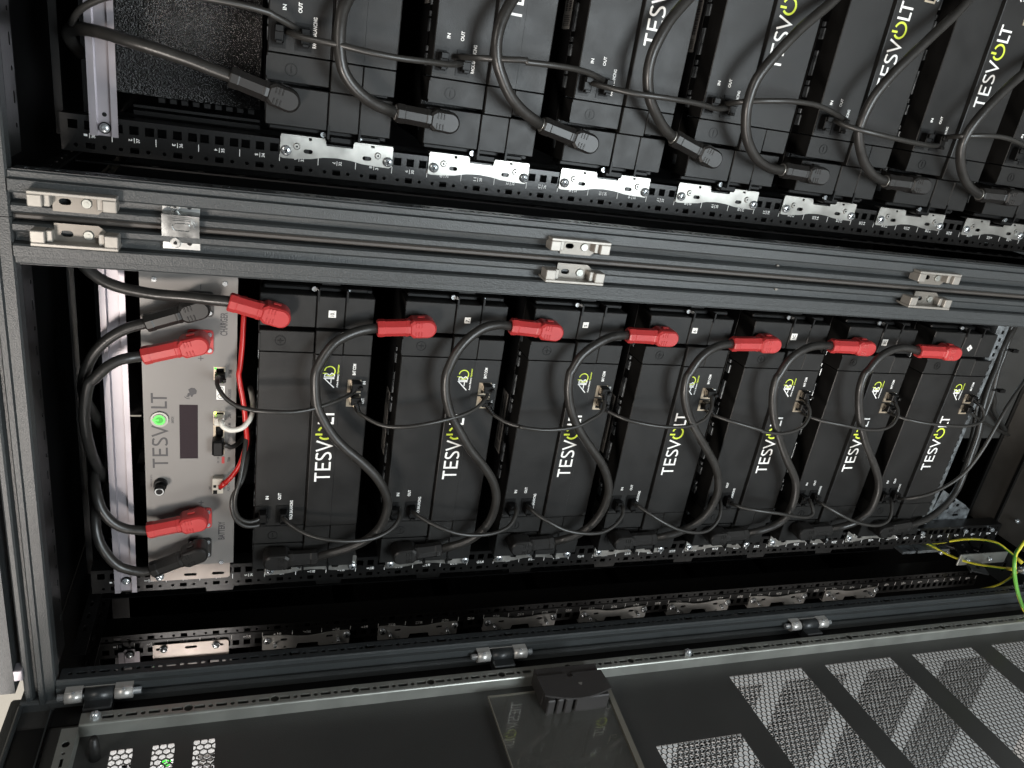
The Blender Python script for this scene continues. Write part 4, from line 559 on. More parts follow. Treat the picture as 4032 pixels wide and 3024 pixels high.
# ---------------------------------------------------------------- battery modules (local frame: X centre, Z=0 top of the 3U bay)
def battery(label):
    t = thing('battery_module', label, 'battery', 'battery modules in the racks')
    c = MB().box(-204, 204, 3, 420, -121, 16.5, bev=0.6); c.build('metal_case', 'case', t)
    # plastic front: three bands, band 2 stands proud
    mb = MB(); mb.prism([(-13,17.3),(-45,17.3),(-46,16.3),(-46,-47.6),(-43.6,-48.6),(-43.6,-49.2),(-50.2,-50.6),(-50.6,-51.6),(-50.6,-83.6),(-49.9,-84),(-49.9,-119.5),(-48.8,-120.8),(-0.5,-120.8),(-0.5,12),(-13,13)], [], -128, 128, 'yz')
    fc = mb.build('front_cover', 'plastic_front', t)
    MB().cyl((-1.5,-46,-53.5),(-1.5,-50.9,-53.5),2.1,2.1,12).build('screw_plug', 'plastic', fc)
    for s in (-1, 1):
        q = MB()
        for z1, z0, y, xo in ((18,-48.4,-46.2,157),(-49.6,-83.8,-50.6,160.5),(-84.6,-120.4,-50.0,157.5)):
            H = []
            q.box(s*129.3, s*xo, -1, y, z0, z1, bev=0.7)
        o = q.build('terminal_strip', 'plastic', t)
        r = MB(); r.prism(circ(s*144, -7.4, 6.6, 24), [circ(s*144, -7.4, 5.7, 24)], -46.2, -46.75)
        r.box(s*144-3.4, s*144+3.4, -46.75, -46.2, -8.0, -6.8)
        if s > 0: r.box(s*144-.6, s*144+.6, -46.78, -46.21, -11, -3.9)
        r.build('polarity_sign', 'plastic_dark', o)
        MB().box(s*133, s*153, -47.2, -46.1, 16.2, 18.6).build('latch_lip', 'plastic', o)
        q = MB()
        for z1, z0, y in ((18,-48.8,-42.5),(-49.5,-83.9,-43.8),(-84.5,-120.6,-43.2)):
            q.box(s*161.5, s*203.5, -1, y, z0, z1, bev=0.9)
        q.build('terminal_cover', 'plastic', t)
        q = MB().box(s*204, s*210, 2, -26, -119, 14, bev=1.5)
        q.box(s*210, s*219, 4, -22, -80, -54, bev=2); q.box(s*197, s*212, -44.5, -25, -52, -49.6); q.box(s*197, s*212, -44.5, -25, -87, -84.6)
        q.box(s*206, s*211, -30, 0, -112, -88, bev=1)
        q.build('end_latch', 'plastic_dark', t)
        MB().cyl((s*209,-30,-46),(s*209,-34,-46),3.1,3.1,10).build('screw', 'chrome', t); MB().cyl((s*209,-29,-89),(s*209,-32,-89),1.6,1.6,6).build('pin', 'chrome', t)
    # clips along the upper front edge of the case
    q = MB(); q.box(-204, 204, -12, 2.6, 15.0, 16.4)
    q.build('front_strip', 'plastic_dark', t)
    q = MB()
    for k_ in range(11):
        x = -186 + k_*37.2
        if k_ % 3 == 1: q.box(x-16, x+16, -9, -1.5, 15.6, 17.9, bev=.5)
        else: q.box(x-7, x+7, -11, -1.5, 15.4, 18.2, bev=.6); q.box(x+9, x+15, -8, -1.5, 15.6, 17.9, bev=.5)
    q.build('edge_clips', 'galv', t)
    # rating label on the case top
    la = MB(); la.box(-51, 50, 12, 38, 16.6, 16.9); lo = la.build('rating_label', 'paper', t)
    q = MB(); random.seed(3)
    x = -30
    while x < 46:
        wd = random.choice((0.8, 1.3, 2.0)); q.box(x, x+wd, 15, 23, 16.9, 17.1); x += wd + random.choice((0.8, 1.2))
    x = -30
    while x < 40:
        wd = random.choice((0.8, 1.3)); q.box(x, x+wd, 27, 33, 16.9, 17.1); x += wd + random.choice((0.8, 1.6))
    for k_ in range(6): q.box(-47+k_*2.2, -46.3+k_*2.2, 15, 34, 16.9, 17.1)
    q.build('barcode', 'ink_dark', lo)
    # sockets
    for nm, xc in (('in', 86), ('out', 65.5)):
        q = MB(); q.prism(rect(xc-9, xc+9, -110.5, -93), [[(xc-6.5,-97),(xc+5,-97),(xc+5,-108.5),(xc-6.5,-108.5)]], -50.8, -49.6)
        so = q.build('network_socket', 'gold', t); MB().box(xc-6.4, xc+4.9, -50.2, -49.7, -108.4, -97.1).build('socket_opening', 'inside', so)
    for zc in (8.0, -18.8):
        q = MB(); q.prism(rect(-124, -96, zc-8.5, zc+8.5), [rect(-121, -99, zc-6, zc+6)], -47.0, -46.1); so = q.build('balancing_socket', 'plastic_dark', t)
        MB().box(-120.9, -99.1, -46.5, -46.15, zc-5.9, zc+5.9).build('socket_opening', 'inside', so)
    # print
    q = MB(); y0, y1 = -50.9, -50.6
    tesvolt(q, -56.8, -57.8-21.0, 108.8, 20.6, y1, y0)
    q.build('lettering', ['ink_white', 'ink_green'], fc)
    q = MB(); y = -46.25
    text(q, 'IN', -86.2, 0.2-.6, 4.0, 5.4, y); text(q, 'OUT', -86.6, -16.0-.4, 4.0, 10.2, y); text(q, 'RACK BALANCING', -119, -32.4, 4.0, 30.5, y)
    q.build('port_lettering', 'ink_white', fc); q = MB()
    y = -50.1
    text(q, 'BAT COM', 101.5, -102.3, 4.1, 15.6, y); text(q, 'IN', 88.5, -116.2, 3.8, 4.6, y); text(q, 'OUT', 60.5, -116.2, 3.8, 8.2, y)
    q.build('port_lettering', 'ink_white', fc)
    q = MB(); y = -50.85
    # ABO mark: long-legged A, B and a lime ring with a tick
    ribbon(q, [(83.4,-75.8),(96.2,-63.0),(96.2,-75.6)], 1.5, y, -50.6)
    ribbon(q, [(89.6,-71.6),(95.2,-71.6)], 1.2, y-.02, -50.6)
    ribbon(q, [(98.2,-75.6),(98.2,-63.2),(101.8,-63.4),(103,-66),(101.4,-68.7),(99.3,-69)], 1.3, y, -50.6)
    ribbon(q, [(101.4,-69.8),(103.6,-72.2),(102,-75.3),(99.3,-75.4)], 1.3, y, -50.6)
    text(q, 'Active Battery', 83.8, -81.6, 3.0, 18.6, y)
    ribbon(q, [(106.4+6.6*cos(t_), -69.4+6.6*sin(t_)) for t_ in [radians(a) for a in range(-215, 96, 15)]], 1.3, y-.03, -50.6, 1)
    ribbon(q, [(103.4,-60.6),(103.4,-66.2)], 1.2, y-.05, -50.6, 1)
    text(q, 'Optimizer', 103.2, -81.6, 3.0, 12.6, y, 1)
    q.build('emblem', ['ink_white', 'ink_green'], fc)
    return t
def tesvolt(q, x0, z0, L, H, y1, y0, ring=True, mi2=1, sw=2.7):
    k = L/108.8; h = H
    def R(p, w_=None): ribbon(q, [(x0+a*k, z0+b_*h) for a, b_ in p], sw if w_ is None else w_, y0, y1)
    e = sw/2/h
    R([(0,1-e),(13.9,1-e)]); R([(6.95,1-2*e),(6.95,0)])
    R([(30,1-e),(18.8,1-e),(18.8,e),(30.2,e)]); R([(18.8+sw/2/k,.51),(28.6,.51)])
    S = [(43.6,.86),(41.8,.93),(39,1-e),(36,.94),(34.3,.80),(35.2,.64),(38.8,.52),(42.6,.40),(44.2,.25),(43,.11),(39.6,e*.9),(36,.06),(33.6,.14)]
    P = smooth_path([(a, b_*20, 0) for a, b_ in S], 3); ribbon(q, [(x0+v.x*k, z0+v.y/20*h) for v in P], sw, y0, y1)
    R([(47.2,1),(54.6,e),(62,1)])
    if ring:
        cx, cz, r = 74.6, .48, 9.4*k
        ribbon(q, [(x0+cx*k+r*cos(t_), z0+cz*h+r*.98*sin(t_)) for t_ in [radians(a) for a in range(-228, 84, 12)]], sw, y0, y1, mi2)
        ribbon(q, [(x0+(cx-2.6)*k, z0+h*1.10), (x0+(cx-2.6)*k, z0+h*.66)], sw, y0-.04, y1, mi2)
    R([(88.6,1),(88.6,e),(97.4,e)]); R([(94.9,1-e),(108.8,1-e)]); R([(101.85,1-2*e),(101.85,0)])
ORD = ['first', 'second', 'third', 'fourth', 'fifth', 'sixth', 'seventh', 'eighth']
BN = ['red plug rack, nearest the beige controller, sticker 10', 'red plug rack, white sticker 7', 'red plug rack, white sticker 5', 'red plug rack, white sticker 6', 'red plug rack, white sticker 1C', 'red plug rack, white sticker 3C', 'red plug rack, last on the right, tilted square sticker']
proto = battery('x')
mods = []
for row, (xc, n) in enumerate(((0, 7), (PITCH, 8))):
    for i in range(n):
        o = proto if (row == 0 and i == 0) else copy_tree(proto)
        o.location = Vector((xc, 0, -5*U - i*4*U))*K; mods.append((row, i, o))
for row, i, o in mods:
    if row == 0: o['label'] = 'black battery, ' + BN[i]
    else: o['label'] = 'black battery of the upper rack, %s from the glittering sheet' % ORD[i]
STK = {0: ('10.', 181.2, -68.4, 9.2, 0), 1: ('7.', 182, -66, 8.2, 0), 2: ('5', 184, -59, 8.2, 0), 3: ('6', 184, -57, 8.4, 0), 4: ('1C', 182.2, -56.8, 10.5, 0), 5: ('3C', 180.4, -58.4, 10.5, 0), 6: ('2', 178, -65.5, 8.6, 45)}
for row, i, o in mods:
    if row == 0:
        s_, x, z, sz, rot = STK[i]
        q = MB(); 
        if rot: q.xf = Matrix.Translation((x,0,z)) @ Matrix.Rotation(radians(40),4,'Y') @ Matrix.Translation((-x,0,-z))
        q.box(x-sz/2, x+sz/2, -44.6, -44.0, z-sz/2, z+sz/2); st = q.build('number_sticker', 'sticker', o)
        q2 = MB(); q2.xf = q.xf; text(q2, s_, x-sz*.32, z-2.6, 5.2, sz*.6 if len(s_) > 1 else 3.2, -44.75); q2.build('number', 'ink_dark', st)

# ---------------------------------------------------------------- mounting ears of the modules
def ear(s, label, y=-3.0, studs=False):
    t = thing('mounting_bracket', label, 'bracket', 'zinc ear plates screwed to the rack rails')
    o_ = [(218,-.2),(243,-.2),(244,-4),(243.6,-18),(241.8,-36),(238.6,-50),(237.6,-66),(238.6,-82),(241,-96),(242,-112),(242.4,-129),(240,-132.6),(218,-132.6),(217.4,-110),(220.6,-110),(220.6,-106),(217.6,-105),(217.6,-85),(224.4,-84),(224.6,-53),(218,-51.6),(218,-36),(221,-36),(221,-32.4),(217.6,-32)]
    H = [slot(233.8,-32.2,2.5,5.4), slot(233.8,-101.6,2.5,5.4)]
    m_ = lambda L_: [(s*a, b_) for a, b_ in L_]
    mb = MB(); mb.prism(m_(o_), [m_(h) for h in H], y, y+1.6); mb.box(s*216.5, s*218, y, y+14, -51, -1); mb.box(s*216.5, s*218, y, y+14, -132, -86)
    mb.build('plate', 'hinge' if studs else 'zinc_dull', t)
    for z in (-7.2, -127.4):
        mb = MB().cyl((s*235,y,z),(s*235,y-2.2,z),6.0,6.0,18).dome((s*235,y-2.2,z),(0,-1,0),6.0,2.6,18); so = mb.build('screw', 'chrome', t)
        mb = MB()
        for a in (0.4, 0.4+pi/2):
            mb.xf = Matrix.Translation((s*235,0,z)) @ Matrix.Rotation(a,4,'Y') @ Matrix.Translation((-s*235,0,-z))
            mb.box(s*235-2.8, s*235+2.8, y-5.2, y-4.2, z-.6, z+.6)
        mb.build('cross_recess', 'plastic_dark', so)
    for z in (-19, -114.5):
        mb = MB().cyl((s*229,y,z),(s*229,y-(9 if studs else 1.6),z),3.0 if studs else 4.2,2.6 if studs else 3.0,12); mb.build('stud', 'chrome' if studs else 'zinc_dull', t)
        mb = MB().cyl((s*229,y-(9 if studs else 1.6),z),(s*229,y-(9.3 if studs else 1.9),z),1.3,1.3,8); mb.build('stud_hole', 'plastic_dark', t)
    return t
pr = ear(-1, 'x'); first = True
ORD = ['first', 'second', 'third', 'fourth', 'fifth', 'sixth', 'seventh', 'eighth']
for xc, n, txt in ((PITCH, 8, 'bright zinc ear plate, %s from the left of the upper rack rail'), (0, 7, 'zinc ear plate beside a black plug, %s from left of the red plug rack')):
    for i in range(n):
        e_ = pr if first else copy_tree(pr); first = False
        e_.location = Vector((xc, 0, -5*U-i*4*U))*K; e_['label'] = txt % ORD[i]
pr = ear(1, 'x', studs=True)
for i in range(7):
    e_ = pr if i == 0 else copy_tree(pr); e_.location = Vector((-PITCH, 0, -5*U-i*4*U))*K
    e_['label'] = 'zinc ear plate with studs in the gap above the slotted post, %s from left' % ORD[i]
# dark cases of the modules in the closed cabinet
for i in range(7):
    t = thing('battery_module', 'dark battery module in the closed cabinet behind its ear plate, %s from left' % ORD[i], 'battery', 'battery modules of the closed cabinet', (-PITCH, 0, -5*U-i*4*U))
    MB().box(-204,204,3,420,-121,17,bev=1).build('metal_case', 'case', t); MB().box(-204,204,-46,1,-121,18,bev=1.5).box(204,214,-30,2,-90,-45,bev=1.5).build('front_cover', 'plastic', t)

# ---------------------------------------------------------------- the controller with its light face plate
def controller(xc, label, full=True):
    t = thing('controller_unit', label, 'controller', None, (xc, 0, 0))
    H = []
    mb = MB(); mb.prism([(-213,-68),(213,-68),(213,-178.6),(-213,-178.6)], [rect(-42,37,-132.2,-110), rect(-36,28,-164.8,-151), rect(72.5,91,-165,-151), rect(44.5,64.5,-164.8,-154.3), rect(-93,-69,-164.4,-150.2), rect(-50,-39.6,-165.3,-161.6)], -10, -8.4)
    mb.build('face_plate', 'alu_paint', t)
    MB().box(-213,213,-8.4,-2,-70,-68.1).box(-213,213,-8.4,-2,-178.5,-177).build('plate_fold', 'alu_bare', t)
    MB().box(-210,210,-2.5,380,-176,-70).build('housing', 'inside', t)
    for s in (-1, 1):
        mb = MB(); mb.prism([(s*214,-69),(s*242.5,-69),(s*243.5,-72),(s*243.5,-171),(s*241,-174),(s*214,-174)], [slot(s*235.2,-80,2.3,7), slot(s*235.2,-121,2.3,8.5), slot(s*235.2,-158,2.3,8.5)], -3.2, -1.6)
        mb.box(s*213, s*215, -8.5, -1.6, -174, -69)
        e = mb.build('rack_ear', 'alu_bare', t)
        zs = (-81,) if full else (-84, -156)
        for z in zs: MB().cyl((s*236,-3.2,z),(s*236,-6,z),5.4,5.4,14).dome((s*236,-6,z),(0,-1,0),5.2,2.4).build('screw', 'chrome', e)
    if not full:
        MB().box(-213,213,-12,-10,-74,-70).build('green_edge', 'pcb', t)
        return t
    MB().box(-41.9,36.9,-9.4,-9.0,-132.1,-110.1).build('display', 'screen', t)
    bt = MB().cyl((16.2,-10,-86.6),(16.2,-12.5,-86.6),11.0,10.6,28); bo = bt.build('power_button', 'galv_tube', t)
    mb = MB(); mb.cyl((16.2,-12.5,-86.6),(16.2,-13.6,-86.6),8.2,7.8,24); mb.build('button_cap', 'galv_tube', bo)
    mb = MB(); mb.prism(circ(16.2,-86.6,6.6,24), [circ(16.2,-86.6,4.9,24)], -13.9, -13.5); mb.box(15.4,17,-14.1,-13.62,-86,-78.6); mb.build('glowing_symbol', 'led', bo); MB().cyl((16.2,-13.55,-86.6),(16.2,-13.7,-86.6),7.2,7.2,20).build('glow_disc', 'led_dim', bo)
    q = MB(); tesvolt(q, -55.6, -95.6, 108.4, 18.6, -10.05, -10.35, ring=False, sw=2.5); q.build('name_lettering', 'ink_dark', t)
    q = MB()
    def text(q_, *a): w_ = MB(); TEXT(w_, *a); w_.build('lettering', 'ink_dark', t)
    y = -10.2
    text(q, 'CHARGER', 133.8, -167.2, 8.6, 30.8, y); text(q, 'BATTERY', -172.6, -166.6, 8.6, 30, y)
    for s_, x, L_ in (('BAT COM',76.5,10.6),('ADDRESS',46.5,13.5),('LAN',18.2,5.6),('MASTER SMA',-2,13.6),('CAN OUT',-16,12),('CAN IN',-31,8.5),('TERM',-47.6,6.8),('AUX POWER',-94.2,23)):
        text(q, s_, x, -172.5, 3.6, L_, y)
    text(q, 'SWITCH', 10.2, -103.6, 3.2, 9.4, y); text(q, 'HPB FUSE (F1)', -84, -76.4, 2.8, 18, y); text(q, '24V', -90.6, -148.6, 3.2, 5, y)
    text(q, 'ON', -49.5, -158.6, 2.6, 3.4, y); text(q, 'OFF', -43.6, -158.6, 2.6, 3.8, y)
    for x, pm in ((102,1),(-110.8,1),(195.7,0)):
        pq = MB().box(x-3.2, x+3.2, y, -10, -136.4, -135.4)
        if pm: pq.box(x-.5, x+.5, y-.02, -10, -139.2, -132.6)
        pq.build('polarity_sign', 'ink_dark', t)
    # knocking hand sign
    q.prism([(49.6,-119.5),(53.2,-120.2),(54.2,-122.4),(58.6,-120.8),(61,-124.5),(60.6,-128.6),(57.2,-131),(52.6,-130.4),(51.6,-127.2),(48.2,-125.6),(48.6,-123.8),(51,-123.4),(48.8,-121.6)], [], y, -10)
    for r_ in (4.6, 7.0): ribbon(q, [(52.5+r_*cos(a), -122+r_*sin(a)) for a in [radians(v) for v in range(125, 186, 12)]], .8, y, -10)
    q.build('hand_sign', 'ink_dark', t)
    # fuse holder
    f = MB().cyl((-79.5,-10,-86),(-79.5,-17,-86),8.6,8.2,18).cyl((-80.5,-17,-86),(-81.5,-28,-86),6.8,6.4,18); fo = f.build('fuse_holder', 'plastic_dark', t)
    MB().prism(circ(-81.5,-86,5.6,18),[circ(-81.5,-86,4.2,18)], -28.4,-28).build('fuse_slot', 'ink_grey', fo)
    # flanges of the four plug sockets
    for zc, xc_, m_, nm in ((-135.5,174.5,'blk_plug','black'),(-135.6,125,'red','red'),(-134.4,-135,'red','red'),(-134.2,-184.4,'blk_plug','black')):
        mb = MB(); mb.prism(rrect(xc_-16, xc_+16, zc-15.2, zc+15.2, 4), [], -12.6, -10.05)
        fl = mb.build('socket_flange', m_, t)
        for dx in (-10.4, 10.4):
            for dz in (-10.8, 10.8): MB().cyl((xc_+dx,-12.6,zc+dz),(xc_+dx,-14.6,zc+dz),3.1,2.8,12).cyl((xc_+dx,-14.6,zc+dz),(xc_+dx,-14.9,zc+dz),1.4,1.4,6).build('screw', 'chrome', fl)
    for x, z in ((-211,-162.2),(201.8,-163.6),(202.4,-84.2),(-205,-84)):
        MB().cyl((x,-10,z),(x,-11.6,z),3.4,3.0,14).cyl((x,-11.6,z),(x,-12,z),1.5,1.5,6).build('screw', 'chrome', t)
    # ports
    def port(x0, x1, z0, z1, led=None):
        q = MB(); q.prism(rect(x0, x1, z0, z1), [rect(x0+2.2, x1-2.2, z0+1.6, z1-3.0)], -10.2, -8.6); po = q.build('network_port', 'gold', t)
        MB().box(x0, x1, -5, -4, z0, z1).build('port_inside', 'inside', po)
        if led: MB().box(x1-3.4, x1-1.0, -11.0, -10.1, z1-3.4, z1-1.0, bev=.5).build('status_light', led, po)
    port(72.6, 91, -165, -151, 'led'); port(9, 28, -164.8, -151, 'led_y'); port(-13.5, 8, -164.8, -151); port(-35.8, -14.5, -164.8, -151)
    q = MB(); q.box(44.6, 64.4, -9.6, -8.8, -164.7, -154.4)
    di = q.build('address_dial', 'sticker', t)
    q = MB()
    for xc_ in (49.6, 59.4): q.prism(circ(xc_,-159.5,3.6,16), [circ(xc_,-159.5,3.0,16)], -10.1, -9.7); q.prism([(xc_-1.6,-159.5),(xc_+1.6,-160.5),(xc_+1.6,-158.5)], [], -10.2, -9.75, mi=1)
    q.build('dial_pointer', ['ink_dark', 'led_y' if False else 'gold'], di)
    MB().box(-49.8,-39.8,-10.4,-8.8,-165.2,-161.7).build('termination_switch', 'red', t)
    q = MB(); q.box(-92.8,-69.2,-18,-8.8,-164.2,-150.4,bev=.6); tb = q.build('power_terminal', 'terminal', t)
    q = MB()
    for x, z in ((-89,-153.5),(-81,-153.5),(-84.5,-160)): q.box(x-2, x+2, -18.4, -17.9, z-1.8, z+1.8)
    q.box(-92.6,-87,-18.5,-17.9,-156.6,-151.4); q.build('terminal_openings', 'inside', tb)
    return t
controller(0, 'beige grey controller with green lit power button, dark display and four plug sockets')
controller(-PITCH, 'controller of the closed cabinet, only its lone ear plate and green edge showing', False)
# glittery black sheet in the empty top bay of the upper cabinet
t = thing('blanking_sheet', 'rough glittering black sheet behind the empty top bay of the upper cabinet', 'sheet', None, (PITCH,0,0))
MB().box(-199.5, 213, 60, 62, -199.5, -30).build('sheet', 'glitter', t)
q = MB()
for k_ in range(9): q.box(-206, -200, 58, 61, -94-k_*12.4, -86-k_*12.4, bev=.6)
q.box(-214,-211,56,60,-200,-60).box(-222,-217,54,60,-200,-60).box(-230,-226,54,60,-200,-60)
q.build('toothed_edge', 'black_paint', t)
# controller button of the closed cabinet, glowing behind its door
for o in [q for q in bpy.data.objects if q.name.startswith('controller_unit') and q.location.x < -0.1]:
    bt = MB().cyl((14.2,-10,-84.5),(14.2,-12.5,-84.5),11,10.6,20).build('power_button', 'chrome', o)
    MB().cyl((14.2,-12.5,-84.5),(14.2,-13.6,-84.5),7.5,7.5,18).build('glowing_symbol', 'led', bt)
# ---------------------------------------------------------------- right-angle plugs and the cables between them
def plug(parent, tail, tip, yax, col, lead=0.0):
    """elbow plug: head over its socket, body towards the tail. tail/tip are (x,z); yax = depth of the body axis"""
    dx, dz = tail[0]-tip[0], tail[1]-tip[1]; L_ = hypot(dx, dz); ux, uz = dx/L_, dz/L_
    hx, hz = tip[0]+ux*12.5, tip[1]+uz*12.5
    # local frame: x along the body, y towards the viewer, z sideways
    ax = Vector((ux, 0, uz)); ay = Vector((0, -1, 0)); az = ax.cross(ay)
    X = Matrix.Identity(4)
    for i in range(3): X[i][0] = ax[i]; X[i][1] = ay[i]; X[i][2] = az[i]
    X.translation = Vector((hx, yax+14.5, hz))
    Lb = L_ - 12.5
    mb = MB(); mb.xf = X
    # head: half round in plan, slightly domed, two thickness steps
    def plan(r, x1, hw): return [(r*cos(t_), r*sin(t_)) for t_ in [pi/2+pi*i/14 for i in range(15)]] + [(x1-5, -hw), (x1, -hw+4), (x1, hw-4), (x1-5, hw)]
    def slab(P, y0, y1, P2=None):
        n = len(P); P2 = P2 or P
        V = [(a, y0, c) for a, c in P] + [(a, y1, c) for a, c in P2]
        mb.add(V, [(i, (i+1) % n, n+(i+1) % n, n+i) for i in range(n)] + [tuple(range(n)), tuple(n+i for i in reversed(range(n)))])
    A_ = plan(12.4, 23, 12.2); B_ = plan(11.6, 22.4, 11.4); C_ = plan(9.6, 20.5, 9.2)
    slab(A_, 3, 20); slab(A_, 20.01, 24, B_); slab(B_, 24.01, 26.2, C_)
    mb.cyl((0,-3,0),(0,3,0),11,11,20)
    mb.box(2, 12, 8, 15, 12.2, 14.2, bev=.9)
    pl_ = mb.build('elbow_head', col, parent)
    g = MB(); g.xf = X
    for k_ in range(3):
        for s in (-1, 1): g.box(7.2+k_*3.6, 8.5+k_*3.6, 24, 27.0, s*2.6, s*9.6, bev=.35)
    g.build('grip_ribs', col, pl_)
    bd = MB(); bd.xf = X
    n = 8; y = 14.5
    def ring(x, r, rot=pi/8): return [(x, y+r*cos(2*pi*i/n+rot), r*sin(2*pi*i/n+rot)) for i in range(n)]
    st = [(19, 10.5), (25, 11.6), (26.5, 11.6), (27.5, 11.0), (Lb-10, 10.8), (Lb-8.5, 11.4), (Lb-1.5, 11.4), (Lb, 10.4)]
    V = []; F = []
    for x, r in st: V += ring(x, r)
    for j in range(len(st)-1):
        for i in range(n): F.append((j*n+i, j*n+(i+1) % n, (j+1)*n+(i+1) % n, (j+1)*n+i))
    F += [tuple(range(n))]
    V += ring(Lb, 7.6); V += ring(Lb-9, 7.2)
    for j in (len(st)-1, len(st)):
        for i in range(n): F.append((j*n+i, j*n+(i+1) % n, (j+1)*n+(i+1) % n, (j+1)*n+i))
    bd.add(V, F)
    for i in range(n):
        a = 2*pi*(i+.5)/n+pi/8
        q = [(x, y+11.05*cos(a)*.93, 11.05*sin(a)*.93) for x in (29, Lb-12)]
    bd.build('plug_body', col, parent)
    cl = MB(); cl.xf = X; cl.cyl((Lb-6, y, 0), (Lb-1.2, y, 0), 7.9, 7.9, 16); cl.build('cable_seal', 'alu_paint' if col == 'red' else 'cable', parent)
def inner(tail, tip, y, d=8):
    dx, dz = tip[0]-tail[0], tip[1]-tail[1]; L_ = hypot(dx, dz); return (tail[0]+dx/L_*d, y, tail[1]+dz/L_*d)
def fit_ends(path, a=None, b=None):
    P = [tuple(q) for q in path]
    if a: P = [inner(*a, 9)] + [inner(*a, 0)] + P[1:]
    if b: P = P[:-1] + [inner(*b, 0)] + [inner(*b, 9)]
    return P
def tt(row, y): return ((row[0], row[1]), (row[2], row[3]), y)
G = 'thick black cables linking module to module'
for i in range(6):
    t = thing('power_cable', 'S-shaped thick cable with black and red plug, %s from left' % ORD[i], 'cable', G)
    a = tt(BLK_B[i], -60); r = tt(RED_B[i+1], -60)
    MB().tube(fit_ends(LOOPS_B[i], a, r), 6.3, 14).build('cable_jacket', 'cable', t)
    plug(t, a[0], a[1], -60, 'blk_plug'); plug(t, r[0], r[1], -60, 'red')
t = thing('power_cable', 'thick cable from the black plug of the last battery, running off right', 'cable', G)
a = tt(BLK_B[6], -60); MB().tube(fit_ends(TAIL_B7, a), 6.3, 14).build('cable_jacket', 'cable', t); plug(t, a[0], a[1], -60, 'blk_plug')
t = thing('power_cable', 'thick black cable coming from behind the double post to the first red plug', 'cable', G)
a = tt(RED_B[0], -60); MB().tube(fit_ends(B1_RED_CABLE, a), 6.6, 14).build('cable_jacket', 'cable', t); plug(t, a[0], a[1], -60, 'red')
t = thing('power_cable', 'thick black cable with black plug hanging across the zinc rail at the top left', 'cable', G)
a = tt(BLK_A[0], -60); MB().tube(fit_ends(A1_CABLE, a), 6.6, 14).build('cable_jacket', 'cable', t); plug(t, a[0], a[1], -60, 'blk_plug')
for i in range(6):
    t = thing('power_cable', 'thick cable leaving the top edge, black plug in the %s upper rack battery' % ORD[i+1], 'cable', G)
    a = tt(BLK_A[i+1], -60); MB().tube(fit_ends(LOOPS_A[i][::1], a), 6.5, 14).build('cable_jacket', 'cable', t); plug(t, a[0], a[1], -60, 'blk_plug')
    MB().cyl(inner(a[0], a[1], -60, -0.2), inner(a[0], a[1], -60, -1.6), 8.4, 8.4, 18).build('end_ring', 'alu_paint' if i < 1 else 'zinc_dull', t)
CHN = ['cable with black elbow plug in the socket nearest the word CHARGER', 'cable with red elbow plug in the socket left of the word CHARGER', 'cable with red elbow plug in the plus socket left of the word BATTERY', 'cable with black elbow plug in the lowest socket, beside the rack ear']
for i in range(4):
    t = thing('power_cable', 'thick black ' + CHN[i], 'cable', 'cables plugged into the controller')
    a = tt(CH_PLUGS[i], -38); P = [(q[0], q[1]+6*(1-j/len(CH_CABLES[i])), q[2]) for j, q in enumerate(CH_CABLES[i])]
    MB().tube(fit_ends(P, a), 6.4, 14).build('cable_jacket', 'cable', t); plug(t, a[0], a[1], -38, 'blk_plug' if i in (0, 3) else 'red')
# patch cables between the network sockets
def rj(parent, x, z, y, d=(0,0,-1), m_='plastic_dark', s=1.0, away=None):
    """small network plug with a ribbed boot; away = direction in which the lead leaves"""
    q = MB(); q.box(x-5.6*s, x+5.6*s, y-9, y+4, z-6.2*s, z+6.2*s, bev=1); q.box(x-2.5, x+2.5, y-14, y-9, z-7.5, z-3, bev=.8)
    q.build('plug', m_, parent)
    if away is not None:
        a = Vector((x, y-5, z)); b_ = Vector(away); d_ = (b_-a)
        if d_.length > 22: b_ = a + d_.normalized()*22
        k_ = MB(); n_ = 6
        for j in range(n_):
            p0 = a.lerp(b_, j/n_); p1 = a.lerp(b_, (j+.62)/n_); p2 = a.lerp(b_, (j+1)/n_); rr = 5.0-2.2*j/n_
            k_.cyl(p0, p1, rr, rr-.3, 12); k_.cyl(p1, p2, rr-1.0, rr-1.1, 12, caps=False)
        k_.build('boot', m_, parent)
def sock(row, i, kind):
    z = -5*U-i*4*U
    return {'in': (89.5+row*PITCH, z-103.5), 'out': (69+row*PITCH, z-103.5), 'bin': (-110+row*PITCH, z+6.5), 'bout': (-110+row*PITCH, z-20.3)}[kind]
G = 'thin dark patch cables between the network sockets'
for i, P in enumerate(COMM):
    lab = 'thin dark cable curving from the green lit controller port to the first battery' if i == 0 else ('thin dark cable running off right from the last battery, ribbed boot' if i == 7 else 'thin cable sagging between bright network sockets, %s from left' % ORD[i-1])
    t = thing('patch_cable', lab, 'cable', G)
    Q = [tuple(q) for q in P]
    if i == 0: rj(t, 79, -159, -14, m_='plastic_dark', away=Q[2])
    else: x, z = sock(0, i-1, 'out'); rj(t, x, z, -54, away=Q[2])
    if i < 7: x, z = sock(0, i, 'in'); rj(t, x, z, -54, away=Q[-3])
    MB().tube(Q, 2.7, 10).build('lead', 'cable_thin', t)
G = 'thin cables between the rack balancing sockets'
def bplug(parent, x, z):
    MB().box(x-8.5, x+8.5, -58, -46.6, z-5.2, z+5.2, bev=1).box(x-9.5,x-6,-61,-52,z-3.4,z+3.4,bev=.6).box(x+2,x+9,-61.5,-57,z-4.6,z+4.6,bev=.8).build('plug', 'plastic_dark', parent)
